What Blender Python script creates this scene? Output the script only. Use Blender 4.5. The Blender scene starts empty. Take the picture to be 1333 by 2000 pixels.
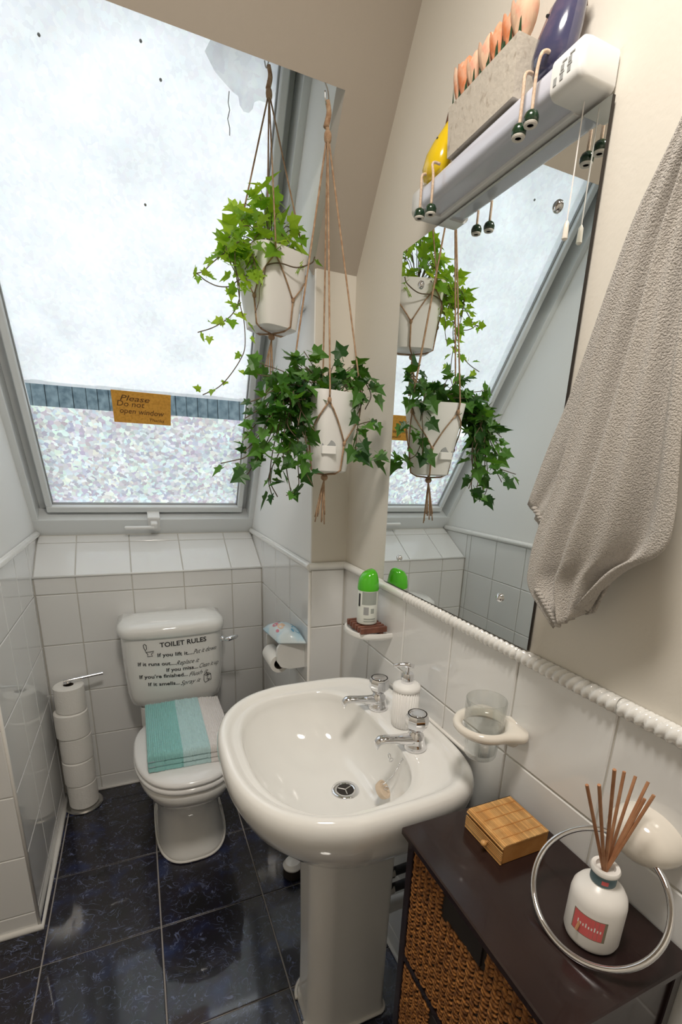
import bpy, math, random
from mathutils import Vector, Matrix
R_ = random.Random(7)
PI = math.pi
scn = bpy.context.scene
COL = scn.collection

# ------------------------------------------------------------------ camera
CAM = Vector((0.1541, -2.0678, 1.4217))
FPX, PPX, PPY = 929.55, 681.9, 1184.87
def cam_axes(yaw=-0.4203, pitch=-0.2889, roll=0.0396):
    cy, sy = math.cos(yaw), math.sin(yaw)
    fw = Vector((-sy*math.cos(pitch), cy*math.cos(pitch), math.sin(pitch)))
    r = Vector((cy, sy, 0)); u = r.cross(fw)
    c, s = math.cos(roll), math.sin(roll)
    return c*r + s*u, -s*r + c*u, fw
CR, CU, CF = cam_axes()
cd = bpy.data.cameras.new('camera'); cam = bpy.data.objects.new('camera', cd); COL.objects.link(cam)
cd.sensor_fit = 'VERTICAL'; cd.sensor_height = 36.0; cd.lens = 36.0*FPX/2000.0
cd.shift_x = -(PPX-666.5)/2000.0; cd.shift_y = (PPY-1000.0)/2000.0
cd.clip_start = 0.02
cam.matrix_world = Matrix(((CR.x, CU.x, -CF.x, CAM.x), (CR.y, CU.y, -CF.y, CAM.y), (CR.z, CU.z, -CF.z, CAM.z), (0, 0, 0, 1)))
scn.camera = cam
def ray(x, y): return CR*((x-PPX)/FPX) - CU*((y-PPY)/FPX) + CF
def aty(x, y, Y): v = ray(x, y); return CAM + v*((Y-CAM.y)/v.y)
def atx(x, y, X): v = ray(x, y); return CAM + v*((X-CAM.x)/v.x)
def atz(x, y, Z): v = ray(x, y); return CAM + v*((Z-CAM.z)/v.z)

# ------------------------------------------------------------------ sky and light
w = bpy.data.worlds.new('overcast_sky'); scn.world = w; w.use_nodes = True
bg = w.node_tree.nodes['Background']; bg.inputs[0].default_value = (0.94, 0.965, 1.0, 1); bg.inputs[1].default_value = 1.9
vs = scn.view_settings
vs.view_transform = 'Standard'; vs.look = 'None'; vs.gamma = 1.0; vs.use_curve_mapping = False; vs.exposure = 0.16
# ceiling lamp of the room, above and behind the camera
LAMP_AT, LAMP_W = (0.24, -1.78, 2.50), 15.5

# room numbers (metres)
XL, XV, XR, Y1 = -0.23, 0.644, 0.767, -0.65
XLL, YB2, ZC = -0.95, -2.75, 2.55
ZT, ZS, YSB, ZSB = 1.107, 0.970, 0.215, 1.100
MW, YG, ZG = 1.535, 0.1858, 1.1461
WS = Vector((0, -1, MW)).normalized(); WN = Vector((0, MW, 1)).normalized(); WO = Vector((0, YG, ZG))
def W(u, v, o=0.0): return WO + Vector((u, 0, 0)) + WS*v + WN*o
LIN = (-0.843, 2.206); CS = 1.43

# portal guides the sky light through the roof window
pl = bpy.data.lights.new('window_portal', 'AREA'); pl.shape = 'RECTANGLE'; pl.size = 0.80; pl.size_y = 1.5
pl.cycles.is_portal = True
po = bpy.data.objects.new('window_portal', pl); COL.objects.link(po)
pm = Matrix((Vector((1, 0, 0)), WS, Vector((1, 0, 0)).cross(WS))).transposed().to_4x4()
po.matrix_world = Matrix.Translation(W((XL+XV)/2, 0.70, 0.12)) @ pm

# ------------------------------------------------------------------ mesh builder
WL = {}
class MB:
    def __init__(s): s.v = []; s.f = []
    def add(s, vs, fs):
        b = len(s.v); s.v += [Vector(p) for p in vs]; s.f += [tuple(i+b for i in f) for f in fs]; return s
    def box(s, a, b, ch=0.0):
        x0, y0, z0 = [min(p, q) for p, q in zip(a, b)]; x1, y1, z1 = [max(p, q) for p, q in zip(a, b)]
        if ch <= 0:
            return s.add([(x0,y0,z0),(x1,y0,z0),(x1,y1,z0),(x0,y1,z0),(x0,y0,z1),(x1,y0,z1),(x1,y1,z1),(x0,y1,z1)],
                  [(0,3,2,1),(4,5,6,7),(0,1,5,4),(1,2,6,5),(2,3,7,6),(3,0,4,7)])
        c = ch; P = []; idx = {}
        for sx in (0,1):
            for sy in (0,1):
                for sz in (0,1):
                    X, Y, Z = (x0,x1)[sx], (y0,y1)[sy], (z0,z1)[sz]
                    dx, dy, dz = (c,-c)[sx], (c,-c)[sy], (c,-c)[sz]
                    for ax in range(3):
                        p = [X+dx, Y+dy, Z+dz]; p[ax] = (X, Y, Z)[ax]
                        idx[(sx,sy,sz,ax)] = len(P); P.append(p)
        F = []
        for ax in range(3):
            a1, a2 = (ax+1) % 3, (ax+2) % 3
            for sd in (0,1):
                q = []
                for (i, j) in ((0,0),(1,0),(1,1),(0,1)):
                    k = [0,0,0]; k[ax] = sd; k[a1] = i; k[a2] = j; q.append(idx[(*k, ax)])
                F.append(tuple(q if sd else q[::-1]))
            for i in (0,1):
                for j in (0,1):
                    k0 = [0,0,0]; k1 = [0,0,0]; k0[a1] = k1[a1] = i; k0[a2] = k1[a2] = j; k1[ax] = 1
                    F.append((idx[(*k0,a1)], idx[(*k1,a1)], idx[(*k1,a2)], idx[(*k0,a2)]))
        for sx in (0,1):
            for sy in (0,1):
                for sz in (0,1): F.append(tuple(idx[(sx,sy,sz,a)] for a in range(3)))
        return s.add(P, F)
    def loft(s, loops, cap0=True, cap1=True, closed=True):
        n = len(loops[0]); b = len(s.v)
        for L in loops: s.v += [Vector(p) for p in L]
        for k in range(len(loops)-1):
            for i in range(n if closed else n-1):
                j = (i+1) % n
                s.f.append((b+k*n+i, b+k*n+j, b+(k+1)*n+j, b+(k+1)*n+i))
        if cap0: s.f.append(tuple(b+i for i in range(n))[::-1])
        if cap1: s.f.append(tuple(b+(len(loops)-1)*n+i for i in range(n)))
        return s
    def lathe(s, prof, c=(0,0,0), n=32, cap=True, axis='z', rm=None, ph=0.0):
        loops = []
        for r, z in prof:
            L = []
            for i in range(n):
                a = 2*PI*i/n + ph; rr = r*(rm(a) if rm else 1)
                p = (rr*math.cos(a), rr*math.sin(a), z)
                if axis == 'x': p = (p[2], p[0], p[1])
                if axis == 'y': p = (p[1], p[2], p[0])
                L.append((p[0]+c[0], p[1]+c[1], p[2]+c[2]))
            loops.append(L)
        return s.loft(loops, cap, cap)
    def tube(s, pts, r, n=8, caps=True):
        pts = [Vector(p) for p in pts]; loops = []
        rs = r if isinstance(r, (list, tuple)) else [r]*len(pts)
        up = None
        for i, p in enumerate(pts):
            t = (pts[min(i+1, len(pts)-1)] - pts[max(i-1, 0)])
            t = t.normalized() if t.length > 1e-9 else Vector((0,0,1))
            if up is None:
                up = t.orthogonal().normalized()
            else:
                up = (up - t*up.dot(t)); up = up.normalized() if up.length > 1e-6 else t.orthogonal().normalized()
            bi = t.cross(up)
            loops.append([p + (up*math.cos(2*PI*k/n) + bi*math.sin(2*PI*k/n))*rs[i] for k in range(n)])
        return s.loft(loops, caps, caps)
    def ball(s, c, r, n=12, m=8, sc=(1,1,1)):
        loops = []
        for k in range(1, m):
            t = PI*k/m
            loops.append([(c[0]+r*sc[0]*math.sin(t)*math.cos(2*PI*i/n), c[1]+r*sc[1]*math.sin(t)*math.sin(2*PI*i/n), c[2]-r*sc[2]*math.cos(t)) for i in range(n)])
        b = len(s.v); s.loft(loops, False, False)
        s.v += [Vector((c[0], c[1], c[2]-r*sc[2])), Vector((c[0], c[1], c[2]+r*sc[2]))]
        e = len(s.v)
        for i in range(n):
            j = (i+1) % n
            s.f.append((e-2, b+j, b+i)); o = b+(m-2)*n; s.f.append((e-1, o+i, o+j))
        return s
    def torus(s, c, r, t, e1, e2, n=48, m=8, a0=0, a1=2*PI):
        full = abs(a1-a0-2*PI) < 1e-6
        k = n if full else n+1
        pts = [Vector(c) + (Vector(e1)*math.cos(a0+(a1-a0)*i/n) + Vector(e2)*math.sin(a0+(a1-a0)*i/n))*r for i in range(k)]
        if not full: return s.tube(pts, t, m)
        loops = []
        nn = Vector(e1).cross(Vector(e2)).normalized()
        for i, p in enumerate(pts):
            d = (p-Vector(c)).normalized()
            loops.append([p + (d*math.cos(2*PI*q/m) + nn*math.sin(2*PI*q/m))*t for q in range(m)])
        loops.append(loops[0]); return s.loft(loops, False, False)
    def prism(s, poly, ext):
        ext = Vector(ext); n = len(poly)
        a = [Vector(p) for p in poly]; b = [p+ext for p in a]
        return s.add(a+b, [tuple(range(n))[::-1], tuple(range(n, 2*n))] + [(i, (i+1) % n, n+(i+1) % n, n+i) for i in range(n)])
    def xform(s, M): s.v = [M @ p for p in s.v]; return s
    def build(s, name, mat, parent=None, smooth=None, top=False, fix=True):
        me = bpy.data.meshes.new(name)
        if parent is not None: base = WL[parent.name]
        else:
            xs = [p.x for p in s.v]; ys = [p.y for p in s.v]; zs = [p.z for p in s.v]
            base = Vector(((min(xs)+max(xs))/2, (min(ys)+max(ys))/2, min(zs)))
        me.from_pydata([tuple(p-base) for p in s.v], [], s.f); me.validate()
        if fix:
            import bmesh
            bm = bmesh.new(); bm.from_mesh(me); bmesh.ops.recalc_face_normals(bm, faces=bm.faces); bm.to_mesh(me); bm.free()
        if mat is not None: me.materials.append(mat)
        o = bpy.data.objects.new(name, me); COL.objects.link(o)
        if parent is not None: o.parent = parent
        else: o.location = base
        WL[o.name] = base.copy()
        if smooth:
            for p in me.polygons: p.use_smooth = True
            if smooth < 3.0:
                try: me.set_sharp_from_angle(angle=smooth)
                except Exception: pass
        return o
def tag(o, label=None, cat=None, group=None, kind=None):
    if label: o['label'] = label
    if cat: o['category'] = cat
    if group: o['group'] = group
    if kind: o['kind'] = kind
    return o
def thing(name, loc, label, cat, group=None, kind=None):
    o = bpy.data.objects.new(name, None); COL.objects.link(o); o.location = loc; o.empty_display_size = 0.05
    WL[o.name] = Vector(loc); return tag(o, label, cat, group, kind)
def sub(o, name, loc, rot, me, scale=1.0):
    c = bpy.data.objects.new(name, me); COL.objects.link(c); c.parent = o; c.location = Vector(loc)-WL[o.name]
    c.rotation_mode = 'QUATERNION'; c.rotation_quaternion = rot; c.scale = (scale,)*3
    return c
SM = 0.7; RND = 3.1
def spline(pts, k=6):
    P = [Vector(p) for p in pts]; P = [2*P[0]-P[1]] + P + [2*P[-1]-P[-2]]; out = []
    for i in range(1, len(P)-2):
        for j in range(k):
            t = j/k; a, b, c, d = P[i-1], P[i], P[i+1], P[i+2]
            out.append(0.5*((2*b) + (c-a)*t + (2*a-5*b+4*c-d)*t*t + (3*b-a-3*c+d)*t**3))
    out.append(P[-2]); return out

# ------------------------------------------------------------------ materials
def mat(name, col, rough=0.5, metal=0.0, spec=0.5, coat=0.0, bump=None, var=None, trans=0.0, sss=0.0):
    m = bpy.data.materials.new(name); m.use_nodes = True; nt = m.node_tree; p = nt.nodes['Principled BSDF']
    p.inputs['Base Color'].default_value = (*col, 1); p.inputs['Roughness'].default_value = rough
    p.inputs['Metallic'].default_value = metal; p.inputs['Specular IOR Level'].default_value = spec
    p.inputs['Coat Weight'].default_value = coat; p.inputs['Coat Roughness'].default_value = 0.05
    p.inputs['Transmission Weight'].default_value = trans
    tc = nt.nodes.new('ShaderNodeTexCoord')
    if bump:
        sc, st, det = bump
        n = nt.nodes.new('ShaderNodeTexNoise'); n.inputs['Scale'].default_value = sc; n.inputs['Detail'].default_value = det
        b = nt.nodes.new('ShaderNodeBump'); b.inputs['Strength'].default_value = st; b.inputs['Distance'].default_value = 0.004
        nt.links.new(tc.outputs['Object'], n.inputs['Vector']); nt.links.new(n.outputs['Fac'], b.inputs['Height']); nt.links.new(b.outputs['Normal'], p.inputs['Normal'])
    if var:
        sc, c2, lo, hi = var
        n = nt.nodes.new('ShaderNodeTexNoise'); n.inputs['Scale'].default_value = sc; n.inputs['Detail'].default_value = 4
        r = nt.nodes.new('ShaderNodeValToRGB'); r.color_ramp.elements[0].position = lo; r.color_ramp.elements[1].position = hi
        r.color_ramp.elements[0].color = (*col, 1); r.color_ramp.elements[1].color = (*c2, 1)
        nt.links.new(tc.outputs['Object'], n.inputs['Vector']); nt.links.new(n.outputs['Fac'], r.inputs['Fac']); nt.links.new(r.outputs['Color'], p.inputs['Base Color'])
    return m
M = {}
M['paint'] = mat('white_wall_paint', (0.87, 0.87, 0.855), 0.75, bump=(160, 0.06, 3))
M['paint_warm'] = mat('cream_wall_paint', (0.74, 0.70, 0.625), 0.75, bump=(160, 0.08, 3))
M['ceil'] = mat('shade_darkened_ceiling', (0.47, 0.415, 0.355), 0.8, bump=(160, 0.06, 3))  # darkened below the wall paint; the ceiling's shade is put into the colour
M['grout'] = mat('grey_grout', (0.60, 0.575, 0.52), 0.9)
M['tile'] = mat('white_glazed_tile', (0.79, 0.79, 0.78), 0.07, coat=0.3, bump=(5.0, 0.035, 1))
M['tilesill'] = M['tile']
M['ceramic'] = mat('white_ceramic', (0.83, 0.825, 0.80), 0.06, coat=0.4)
M['cream_ceramic'] = mat('cream_ceramic', (0.80, 0.75, 0.67), 0.1, coat=0.4)
M['plastic'] = mat('white_plastic', (0.82, 0.82, 0.81), 0.3)
M['seat'] = mat('white_seat_plastic', (0.84, 0.835, 0.83), 0.15, coat=0.2)
M['pot'] = mat('matt_white_pot', (0.83, 0.82, 0.80), 0.45)
M['frame'] = mat('white_window_paint', (0.76, 0.79, 0.80), 0.35)
M['chrome'] = mat('chrome', (0.80, 0.80, 0.82), 0.06, 1.0)
M['steel'] = mat('brushed_steel', (0.55, 0.54, 0.52), 0.28, 1.0)
M['dark_metal'] = mat('dark_pipe', (0.025, 0.025, 0.03), 0.5)  # even near-black colour for the pipes and their small fittings
M['dark_hole'] = mat('dark_hole', (0.02, 0.015, 0.012), 0.6)
M['black'] = mat('black_print', (0.015, 0.015, 0.017), 0.5)
M['paper'] = mat('white_tissue_paper', (0.84, 0.82, 0.78), 0.95, bump=(140, 0.35, 4))
M['card'] = mat('cardboard_core', (0.10, 0.08, 0.06), 0.9)
M['rope'] = mat('jute_cord', (0.34, 0.20, 0.115), 0.9, bump=(500, 0.6, 3), var=(90, (0.52, 0.36, 0.23), 0.35, 0.7))
M['legrope'] = mat('pale_leg_cord', (0.56, 0.40, 0.28), 0.9, var=(300, (0.72, 0.58, 0.46), 0.35, 0.7))
M['soil'] = mat('dark_soil', (0.02, 0.015, 0.01), 0.95, bump=(80, 1.0, 4))
M['stem'] = mat('ivy_stem', (0.12, 0.085, 0.05), 0.7)
M['cab'] = mat('dark_brown_lacquer', (0.016, 0.007, 0.007), 0.25, coat=0.2, bump=(60, 0.06, 4), var=(7, (0.028, 0.015, 0.013), 0.4, 0.75))
M['wood_dark'] = mat('red_brown_wood', (0.13, 0.045, 0.028), 0.45, var=(60, (0.22, 0.085, 0.05), 0.35, 0.7))
M['reed'] = mat('reed_stick', (0.36, 0.155, 0.07), 0.7, var=(50, (0.48, 0.25, 0.13), 0.3, 0.7))
M['bottle'] = mat('white_opaque_bottle', (0.82, 0.80, 0.77), 0.3)
M['label_red'] = mat('coral_label', (0.70, 0.13, 0.13), 0.5)
M['label_edge'] = mat('olive_label_edge', (0.22, 0.20, 0.14), 0.5)
M['blueband'] = mat('blue_grey_band', (0.10, 0.17, 0.20), 0.5)
M['white'] = mat('white_print', (0.85, 0.82, 0.80), 0.6)
M['grey'] = mat('grey_print', (0.33, 0.34, 0.34), 0.6)
M['orange'] = mat('amber_note_paper', (0.86, 0.44, 0.07), 0.7, var=(120, (0.72, 0.34, 0.05), 0.4, 0.65))
M['ink'] = mat('brown_ink', (0.16, 0.07, 0.02), 0.7)
M['yellow'] = mat('yellow_gloss_paint', (0.80, 0.56, 0.01), 0.18, coat=0.5)
M['brownstem'] = mat('brown_stem_tip', (0.10, 0.04, 0.02), 0.6)
M['blue'] = mat('dusky_blue_gloss_paint', (0.060, 0.060, 0.125), 0.16, coat=0.5, var=(30, (0.14, 0.10, 0.16), 0.5, 0.75))
M['greenshoe'] = mat('dark_green_bead', (0.008, 0.035, 0.014), 0.22, coat=0.5)
M['petal'] = mat('peach_petal', (0.80, 0.33, 0.18), 0.7, var=(70, (0.86, 0.60, 0.44), 0.38, 0.62))
M['petal2'] = mat('orange_petal', (0.78, 0.24, 0.09), 0.7, var=(70, (0.82, 0.42, 0.26), 0.40, 0.65))
M['petal3'] = mat('cream_petal', (0.82, 0.55, 0.38), 0.7, var=(70, (0.84, 0.40, 0.28), 0.50, 0.70))
M['darkleaf'] = mat('dark_flower_leaf', (0.02, 0.06, 0.02), 0.5)
M['planter'] = mat('weathered_stone_planter', (0.56, 0.51, 0.44), 0.85, bump=(120, 0.3, 4), var=(70, (0.36, 0.30, 0.24), 0.58, 0.75))
M['diffuser'] = mat('pale_lamp_diffuser', (0.66, 0.68, 0.78), 0.15, coat=0.3)
M['seal'] = mat('white_silicone', (0.82, 0.80, 0.76), 0.4)
M['water'] = mat('packet_blue', (0.17, 0.48, 0.72), 0.25)
M['pinkprint'] = mat('packet_pink', (0.75, 0.22, 0.28), 0.3)
M['peachprint'] = mat('packet_peach', (0.85, 0.60, 0.42), 0.3)
M['packet'] = mat('packet_film', (0.78, 0.88, 0.92), 0.22, var=(14, (0.52, 0.76, 0.90), 0.45, 0.62))
M['bamboo_side'] = mat('bamboo_ply_side', (0.46, 0.20, 0.05), 0.5, var=(40, (0.54, 0.26, 0.08), 0.4, 0.7))
M['bamboo'] = mat('bamboo_slat', (0.58, 0.29, 0.09), 0.42, var=(26, (0.74, 0.44, 0.17), 0.38, 0.66))
M['cap'] = mat('green_clear_cap', (0.10, 0.60, 0.02), 0.12, trans=0.25, coat=0.3)
M['can'] = mat('white_aerosol_can', (0.72, 0.75, 0.70), 0.3)
M['can_grey'] = mat('grey_can_print', (0.34, 0.37, 0.34), 0.35)
M['door'] = mat('white_door_paint', (0.74, 0.71, 0.66), 0.5)
M['pave'] = mat('outside_ground', (0.42, 0.42, 0.41), 0.9)
M['fence'] = mat('blue_grey_fence', (0.05, 0.082, 0.10), 0.8, var=(14, (0.14, 0.19, 0.21), 0.35, 0.7))
M['bead'] = mat('off_white_foot', (0.72, 0.68, 0.62), 0.5)
M['plug'] = mat('beige_rubber_plug', (0.66, 0.53, 0.40), 0.6)

def nodes(name):
    m = bpy.data.materials.new(name); m.use_nodes = True; nt = m.node_tree; nt.nodes.clear()
    return m, nt, lambda t: nt.nodes.new(t), nt.links.new
def leaf_mat(name, c1, c2, tr):
    m, nt, N, L = nodes(name)
    out = N('ShaderNodeOutputMaterial'); p = N('ShaderNodeBsdfPrincipled'); t = N('ShaderNodeBsdfTranslucent'); mx = N('ShaderNodeMixShader')
    oi = N('ShaderNodeObjectInfo'); r = N('ShaderNodeMix'); r.data_type = 'RGBA'
    r.inputs[6].default_value = (*c1, 1); r.inputs[7].default_value = (*c2, 1)
    L(oi.outputs['Random'], r.inputs[0]); L(r.outputs[2], p.inputs['Base Color'])
    h = N('ShaderNodeMix'); h.data_type = 'RGBA'; h.blend_type = 'MULTIPLY'; h.inputs[0].default_value = 1.0; h.inputs[7].default_value = (2.3, 2.0, 0.7, 1)
    L(r.outputs[2], h.inputs[6]); L(h.outputs[2], t.inputs['Color'])
    p.inputs['Roughness'].default_value = 0.42; mx.inputs[0].default_value = tr
    L(p.outputs[0], mx.inputs[1]); L(t.outputs[0], mx.inputs[2]); L(mx.outputs[0], out.inputs[0]); return m
M['leafA'] = leaf_mat('ivy_leaf_painted_backlight', (0.13, 0.30, 0.025), (0.30, 0.46, 0.05), 0.45)  # greens lightened to put the window's backlight into the leaf colour
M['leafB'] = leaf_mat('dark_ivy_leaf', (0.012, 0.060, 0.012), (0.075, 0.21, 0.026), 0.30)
def film_mat(name, lo, hi, scale, tint, transp):
    m, nt, N, L = nodes(name)
    out = N('ShaderNodeOutputMaterial'); tl = N('ShaderNodeBsdfTranslucent'); tp = N('ShaderNodeBsdfTransparent'); mx = N('ShaderNodeMixShader')
    tc = N('ShaderNodeTexCoord'); mp = N('ShaderNodeMapping'); mp.inputs['Rotation'].default_value = (math.atan(MW), 0, 0)
    dn = N('ShaderNodeTexNoise'); dn.inputs['Scale'].default_value = 55; va = N('ShaderNodeVectorMath'); va.operation = 'MULTIPLY_ADD'
    va.inputs[1].default_value = (0.02, 0.02, 0.02)
    L(tc.outputs['Object'], dn.inputs['Vector']); L(dn.outputs['Color'], va.inputs[0]); L(tc.outputs['Object'], va.inputs[2])
    v = N('ShaderNodeTexVoronoi'); v.inputs['Scale'].default_value = scale; v.inputs['Randomness'].default_value = 1.0
    L(va.outputs[0], v.inputs['Vector'])
    hs = N('ShaderNodeMix'); hs.data_type = 'RGBA'; hs.inputs[0].default_value = tint; hs.inputs[6].default_value = (1, 1, 1, 1)
    L(v.outputs['Color'], hs.inputs[7])
    bw = N('ShaderNodeSeparateColor'); L(v.outputs['Color'], bw.inputs[0])
    mr = N('ShaderNodeMapRange'); mr.inputs['To Min'].default_value = lo; mr.inputs['To Max'].default_value = hi; L(bw.outputs[1], mr.inputs['Value'])
    big = N('ShaderNodeTexNoise'); big.inputs['Scale'].default_value = 7; big.inputs['Detail'].default_value = 3; L(tc.outputs['Object'], big.inputs['Vector'])
    mb = N('ShaderNodeMapRange'); mb.inputs['From Min'].default_value = 0.3; mb.inputs['From Max'].default_value = 0.7; mb.inputs['To Min'].default_value = 0.9; mb.inputs['To Max'].default_value = 1.08; L(big.outputs['Fac'], mb.inputs['Value'])
    mm = N('ShaderNodeMath'); mm.operation = 'MULTIPLY'; L(mr.outputs[0], mm.inputs[0]); L(mb.outputs[0], mm.inputs[1])
    ml = N('ShaderNodeMix'); ml.data_type = 'RGBA'; ml.blend_type = 'MULTIPLY'; ml.inputs[0].default_value = 1
    L(hs.outputs[2], ml.inputs[6]); L(mm.outputs[0], ml.inputs[7])
    L(ml.outputs[2], tl.inputs['Color']); L(ml.outputs[2], tp.inputs['Color'])
    mx.inputs[0].default_value = transp; L(tl.outputs[0], mx.inputs[1]); L(tp.outputs[0], mx.inputs[2])
    L(mx.outputs[0], out.inputs[0]); return m
M['film_up'] = film_mat('smooth_frosted_film', 0.64, 0.69, 90, 0.04, 0.30)
M['film_lo'] = film_mat('crystal_frosted_film', 0.50, 0.84, 75, 0.20, 0.12)
M['film_blob'] = film_mat('doubled_film', 0.80, 0.86, 60, 0.03, 0.10)
def glass_mat(name, tint=(1, 1, 1), ior=1.45):
    m, nt, N, L = nodes(name)
    out = N('ShaderNodeOutputMaterial'); tp = N('ShaderNodeBsdfTransparent'); gl = N('ShaderNodeBsdfGlossy'); mx = N('ShaderNodeMixShader'); fr = N('ShaderNodeLayerWeight')
    tp.inputs[0].default_value = (*tint, 1); gl.inputs['Roughness'].default_value = 0.02; fr.inputs[0].default_value = 0.12 if ior < 1.48 else 0.17
    L(fr.outputs['Facing'], mx.inputs[0]); L(tp.outputs[0], mx.inputs[1]); L(gl.outputs[0], mx.inputs[2]); L(mx.outputs[0], out.inputs[0]); return m
M['pane'] = glass_mat('window_glass', (0.96, 0.98, 0.98))
M['tumbler'] = glass_mat('tumbler_glass', (0.965, 0.975, 0.97), 1.5)
m, nt, N, L = nodes('mirror_silver'); out = N('ShaderNodeOutputMaterial'); g = N('ShaderNodeBsdfGlossy'); g.inputs['Color'].default_value = (0.86, 0.89, 0.88, 1); g.inputs['Roughness'].default_value = 0.0
L(g.outputs[0], out.inputs[0]); M['mirror'] = m
def floor_mat():
    m, nt, N, L = nodes('dark_blue_marbled_tile')
    out = N('ShaderNodeOutputMaterial'); p = N('ShaderNodeBsdfPrincipled'); tc = N('ShaderNodeTexCoord')
    oi = N('ShaderNodeObjectInfo'); ad = N('ShaderNodeVectorMath'); ad.operation = 'ADD'; cx = N('ShaderNodeCombineXYZ')
    ms = N('ShaderNodeMath'); ms.operation = 'MULTIPLY'; ms.inputs[1].default_value = 37.0; L(oi.outputs['Random'], ms.inputs[0]); L(ms.outputs[0], cx.inputs[2])
    L(tc.outputs['Object'], ad.inputs[0]); L(cx.outputs[0], ad.inputs[1])
    base = N('ShaderNodeTexNoise'); base.inputs['Scale'].default_value = 11; base.inputs['Detail'].default_value = 6; L(ad.outputs[0], base.inputs['Vector'])
    rb = N('ShaderNodeValToRGB'); e = rb.color_ramp.elements; e[0].position = 0.36; e[0].color = (0.002, 0.002, 0.005, 1); e[1].position = 0.72; e[1].color = (0.010, 0.021, 0.085, 1)
    e2 = rb.color_ramp.elements.new(0.55); e2.color = (0.007, 0.005, 0.016, 1); L(base.outputs['Fac'], rb.inputs['Fac'])
    fac = None
    for sc, th, off in ((12, 0.011, 0.0), (19, 0.013, 5.0), (31, 0.014, 11.0)):
        n = N('ShaderNodeTexNoise'); n.inputs['Scale'].default_value = sc; n.inputs['Detail'].default_value = 2.5; n.inputs['Distortion'].default_value = 1.2
        a2 = N('ShaderNodeVectorMath'); a2.operation = 'ADD'; a2.inputs[1].default_value = (off, off*1.7, off); L(ad.outputs[0], a2.inputs[0]); L(a2.outputs[0], n.inputs['Vector'])
        s1 = N('ShaderNodeMath'); s1.operation = 'SUBTRACT'; s1.inputs[1].default_value = 0.5; L(n.outputs['Fac'], s1.inputs[0])
        ab = N('ShaderNodeMath'); ab.operation = 'ABSOLUTE'; L(s1.outputs[0], ab.inputs[0])
        mr = N('ShaderNodeMapRange'); mr.inputs['From Min'].default_value = 0.0; mr.inputs['From Max'].default_value = th; mr.inputs['To Min'].default_value = 1; mr.inputs['To Max'].default_value = 0; L(ab.outputs[0], mr.inputs['Value'])
        k = N('ShaderNodeTexNoise'); k.inputs['Scale'].default_value = sc*1.6; L(a2.outputs[0], k.inputs['Vector'])
        km = N('ShaderNodeMapRange'); km.inputs['From Min'].default_value = 0.47; km.inputs['From Max'].default_value = 0.62; L(k.outputs['Fac'], km.inputs['Value'])
        mu = N('ShaderNodeMath'); mu.operation = 'MULTIPLY'; L(mr.outputs[0], mu.inputs[0]); L(km.outputs[0], mu.inputs[1])
        if fac is None: fac = mu
        else:
            x = N('ShaderNodeMath'); x.operation = 'MAXIMUM'; L(fac.outputs[0], x.inputs[0]); L(mu.outputs[0], x.inputs[1]); fac = x
    mi = N('ShaderNodeMix'); mi.data_type = 'RGBA'; mi.inputs[7].default_value = (0.20, 0.24, 0.42, 1)
    sc_ = N('ShaderNodeMath'); sc_.operation = 'MULTIPLY'; sc_.inputs[1].default_value = 0.75; L(fac.outputs[0], sc_.inputs[0])
    L(sc_.outputs[0], mi.inputs[0]); L(rb.outputs['Color'], mi.inputs[6]); L(mi.outputs[2], p.inputs['Base Color'])
    p.inputs['Roughness'].default_value = 0.30; p.inputs['Specular IOR Level'].default_value = 0.4; p.inputs['Coat Weight'].default_value = 1.0; p.inputs['Coat Roughness'].default_value = 0.05; p.inputs['Coat IOR'].default_value = 1.5
    bn = N('ShaderNodeTexNoise'); bn.inputs['Scale'].default_value = 260; bn.inputs['Detail'].default_value = 2; L(ad.outputs[0], bn.inputs['Vector'])
    bu = N('ShaderNodeBump'); bu.inputs['Strength'].default_value = 0.06; bu.inputs['Distance'].default_value = 0.002; L(bn.outputs['Fac'], bu.inputs['Height']); L(bu.outputs[0], p.inputs['Normal'])
    L(p.outputs[0], out.inputs[0]); return m
M['floor'] = floor_mat()
nt_b = M['bamboo'].node_tree; oi_b = nt_b.nodes.new('ShaderNodeObjectInfo'); mx_b = nt_b.nodes.new('ShaderNodeMix'); mx_b.data_type = 'RGBA'; mx_b.blend_type = 'MULTIPLY'; mx_b.inputs[0].default_value = 1.0
rp_b = nt_b.nodes.new('ShaderNodeMapRange'); rp_b.inputs['To Min'].default_value = 0.62; rp_b.inputs['To Max'].default_value = 1.1; nt_b.links.new(oi_b.outputs['Random'], rp_b.inputs['Value'])
ps_b = nt_b.nodes['Principled BSDF']; src_b = ps_b.inputs['Base Color'].links[0].from_socket
nt_b.links.new(src_b, mx_b.inputs[6]); nt_b.links.new(rp_b.outputs[0], mx_b.inputs[7]); nt_b.links.new(mx_b.outputs[2], ps_b.inputs['Base Color'])
M['floor_grout'] = mat('floor_grout', (0.40, 0.37, 0.35), 0.9)
def cloth_mat(name, col, sc, st):
    m = mat(name, col, 0.95, bump=(sc, st, 3)); m.node_tree.nodes['Principled BSDF'].inputs['Sheen Weight'].default_value = 0.3; return m
M['towel'] = cloth_mat('beige_terry', (0.56, 0.52, 0.475), 520, 1.0)
M['mat_teal'] = cloth_mat('teal_chenille', (0.27, 0.56, 0.55), 200, 0.4)
M['mat_aqua'] = cloth_mat('pale_aqua_chenille', (0.48, 0.68, 0.70), 200, 0.4)
M['mat_white'] = cloth_mat('off_white_chenille', (0.76, 0.73, 0.72), 200, 0.4)
M['mat_back'] = cloth_mat('mat_backing', (0.42, 0.55, 0.62), 200, 0.3)
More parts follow.
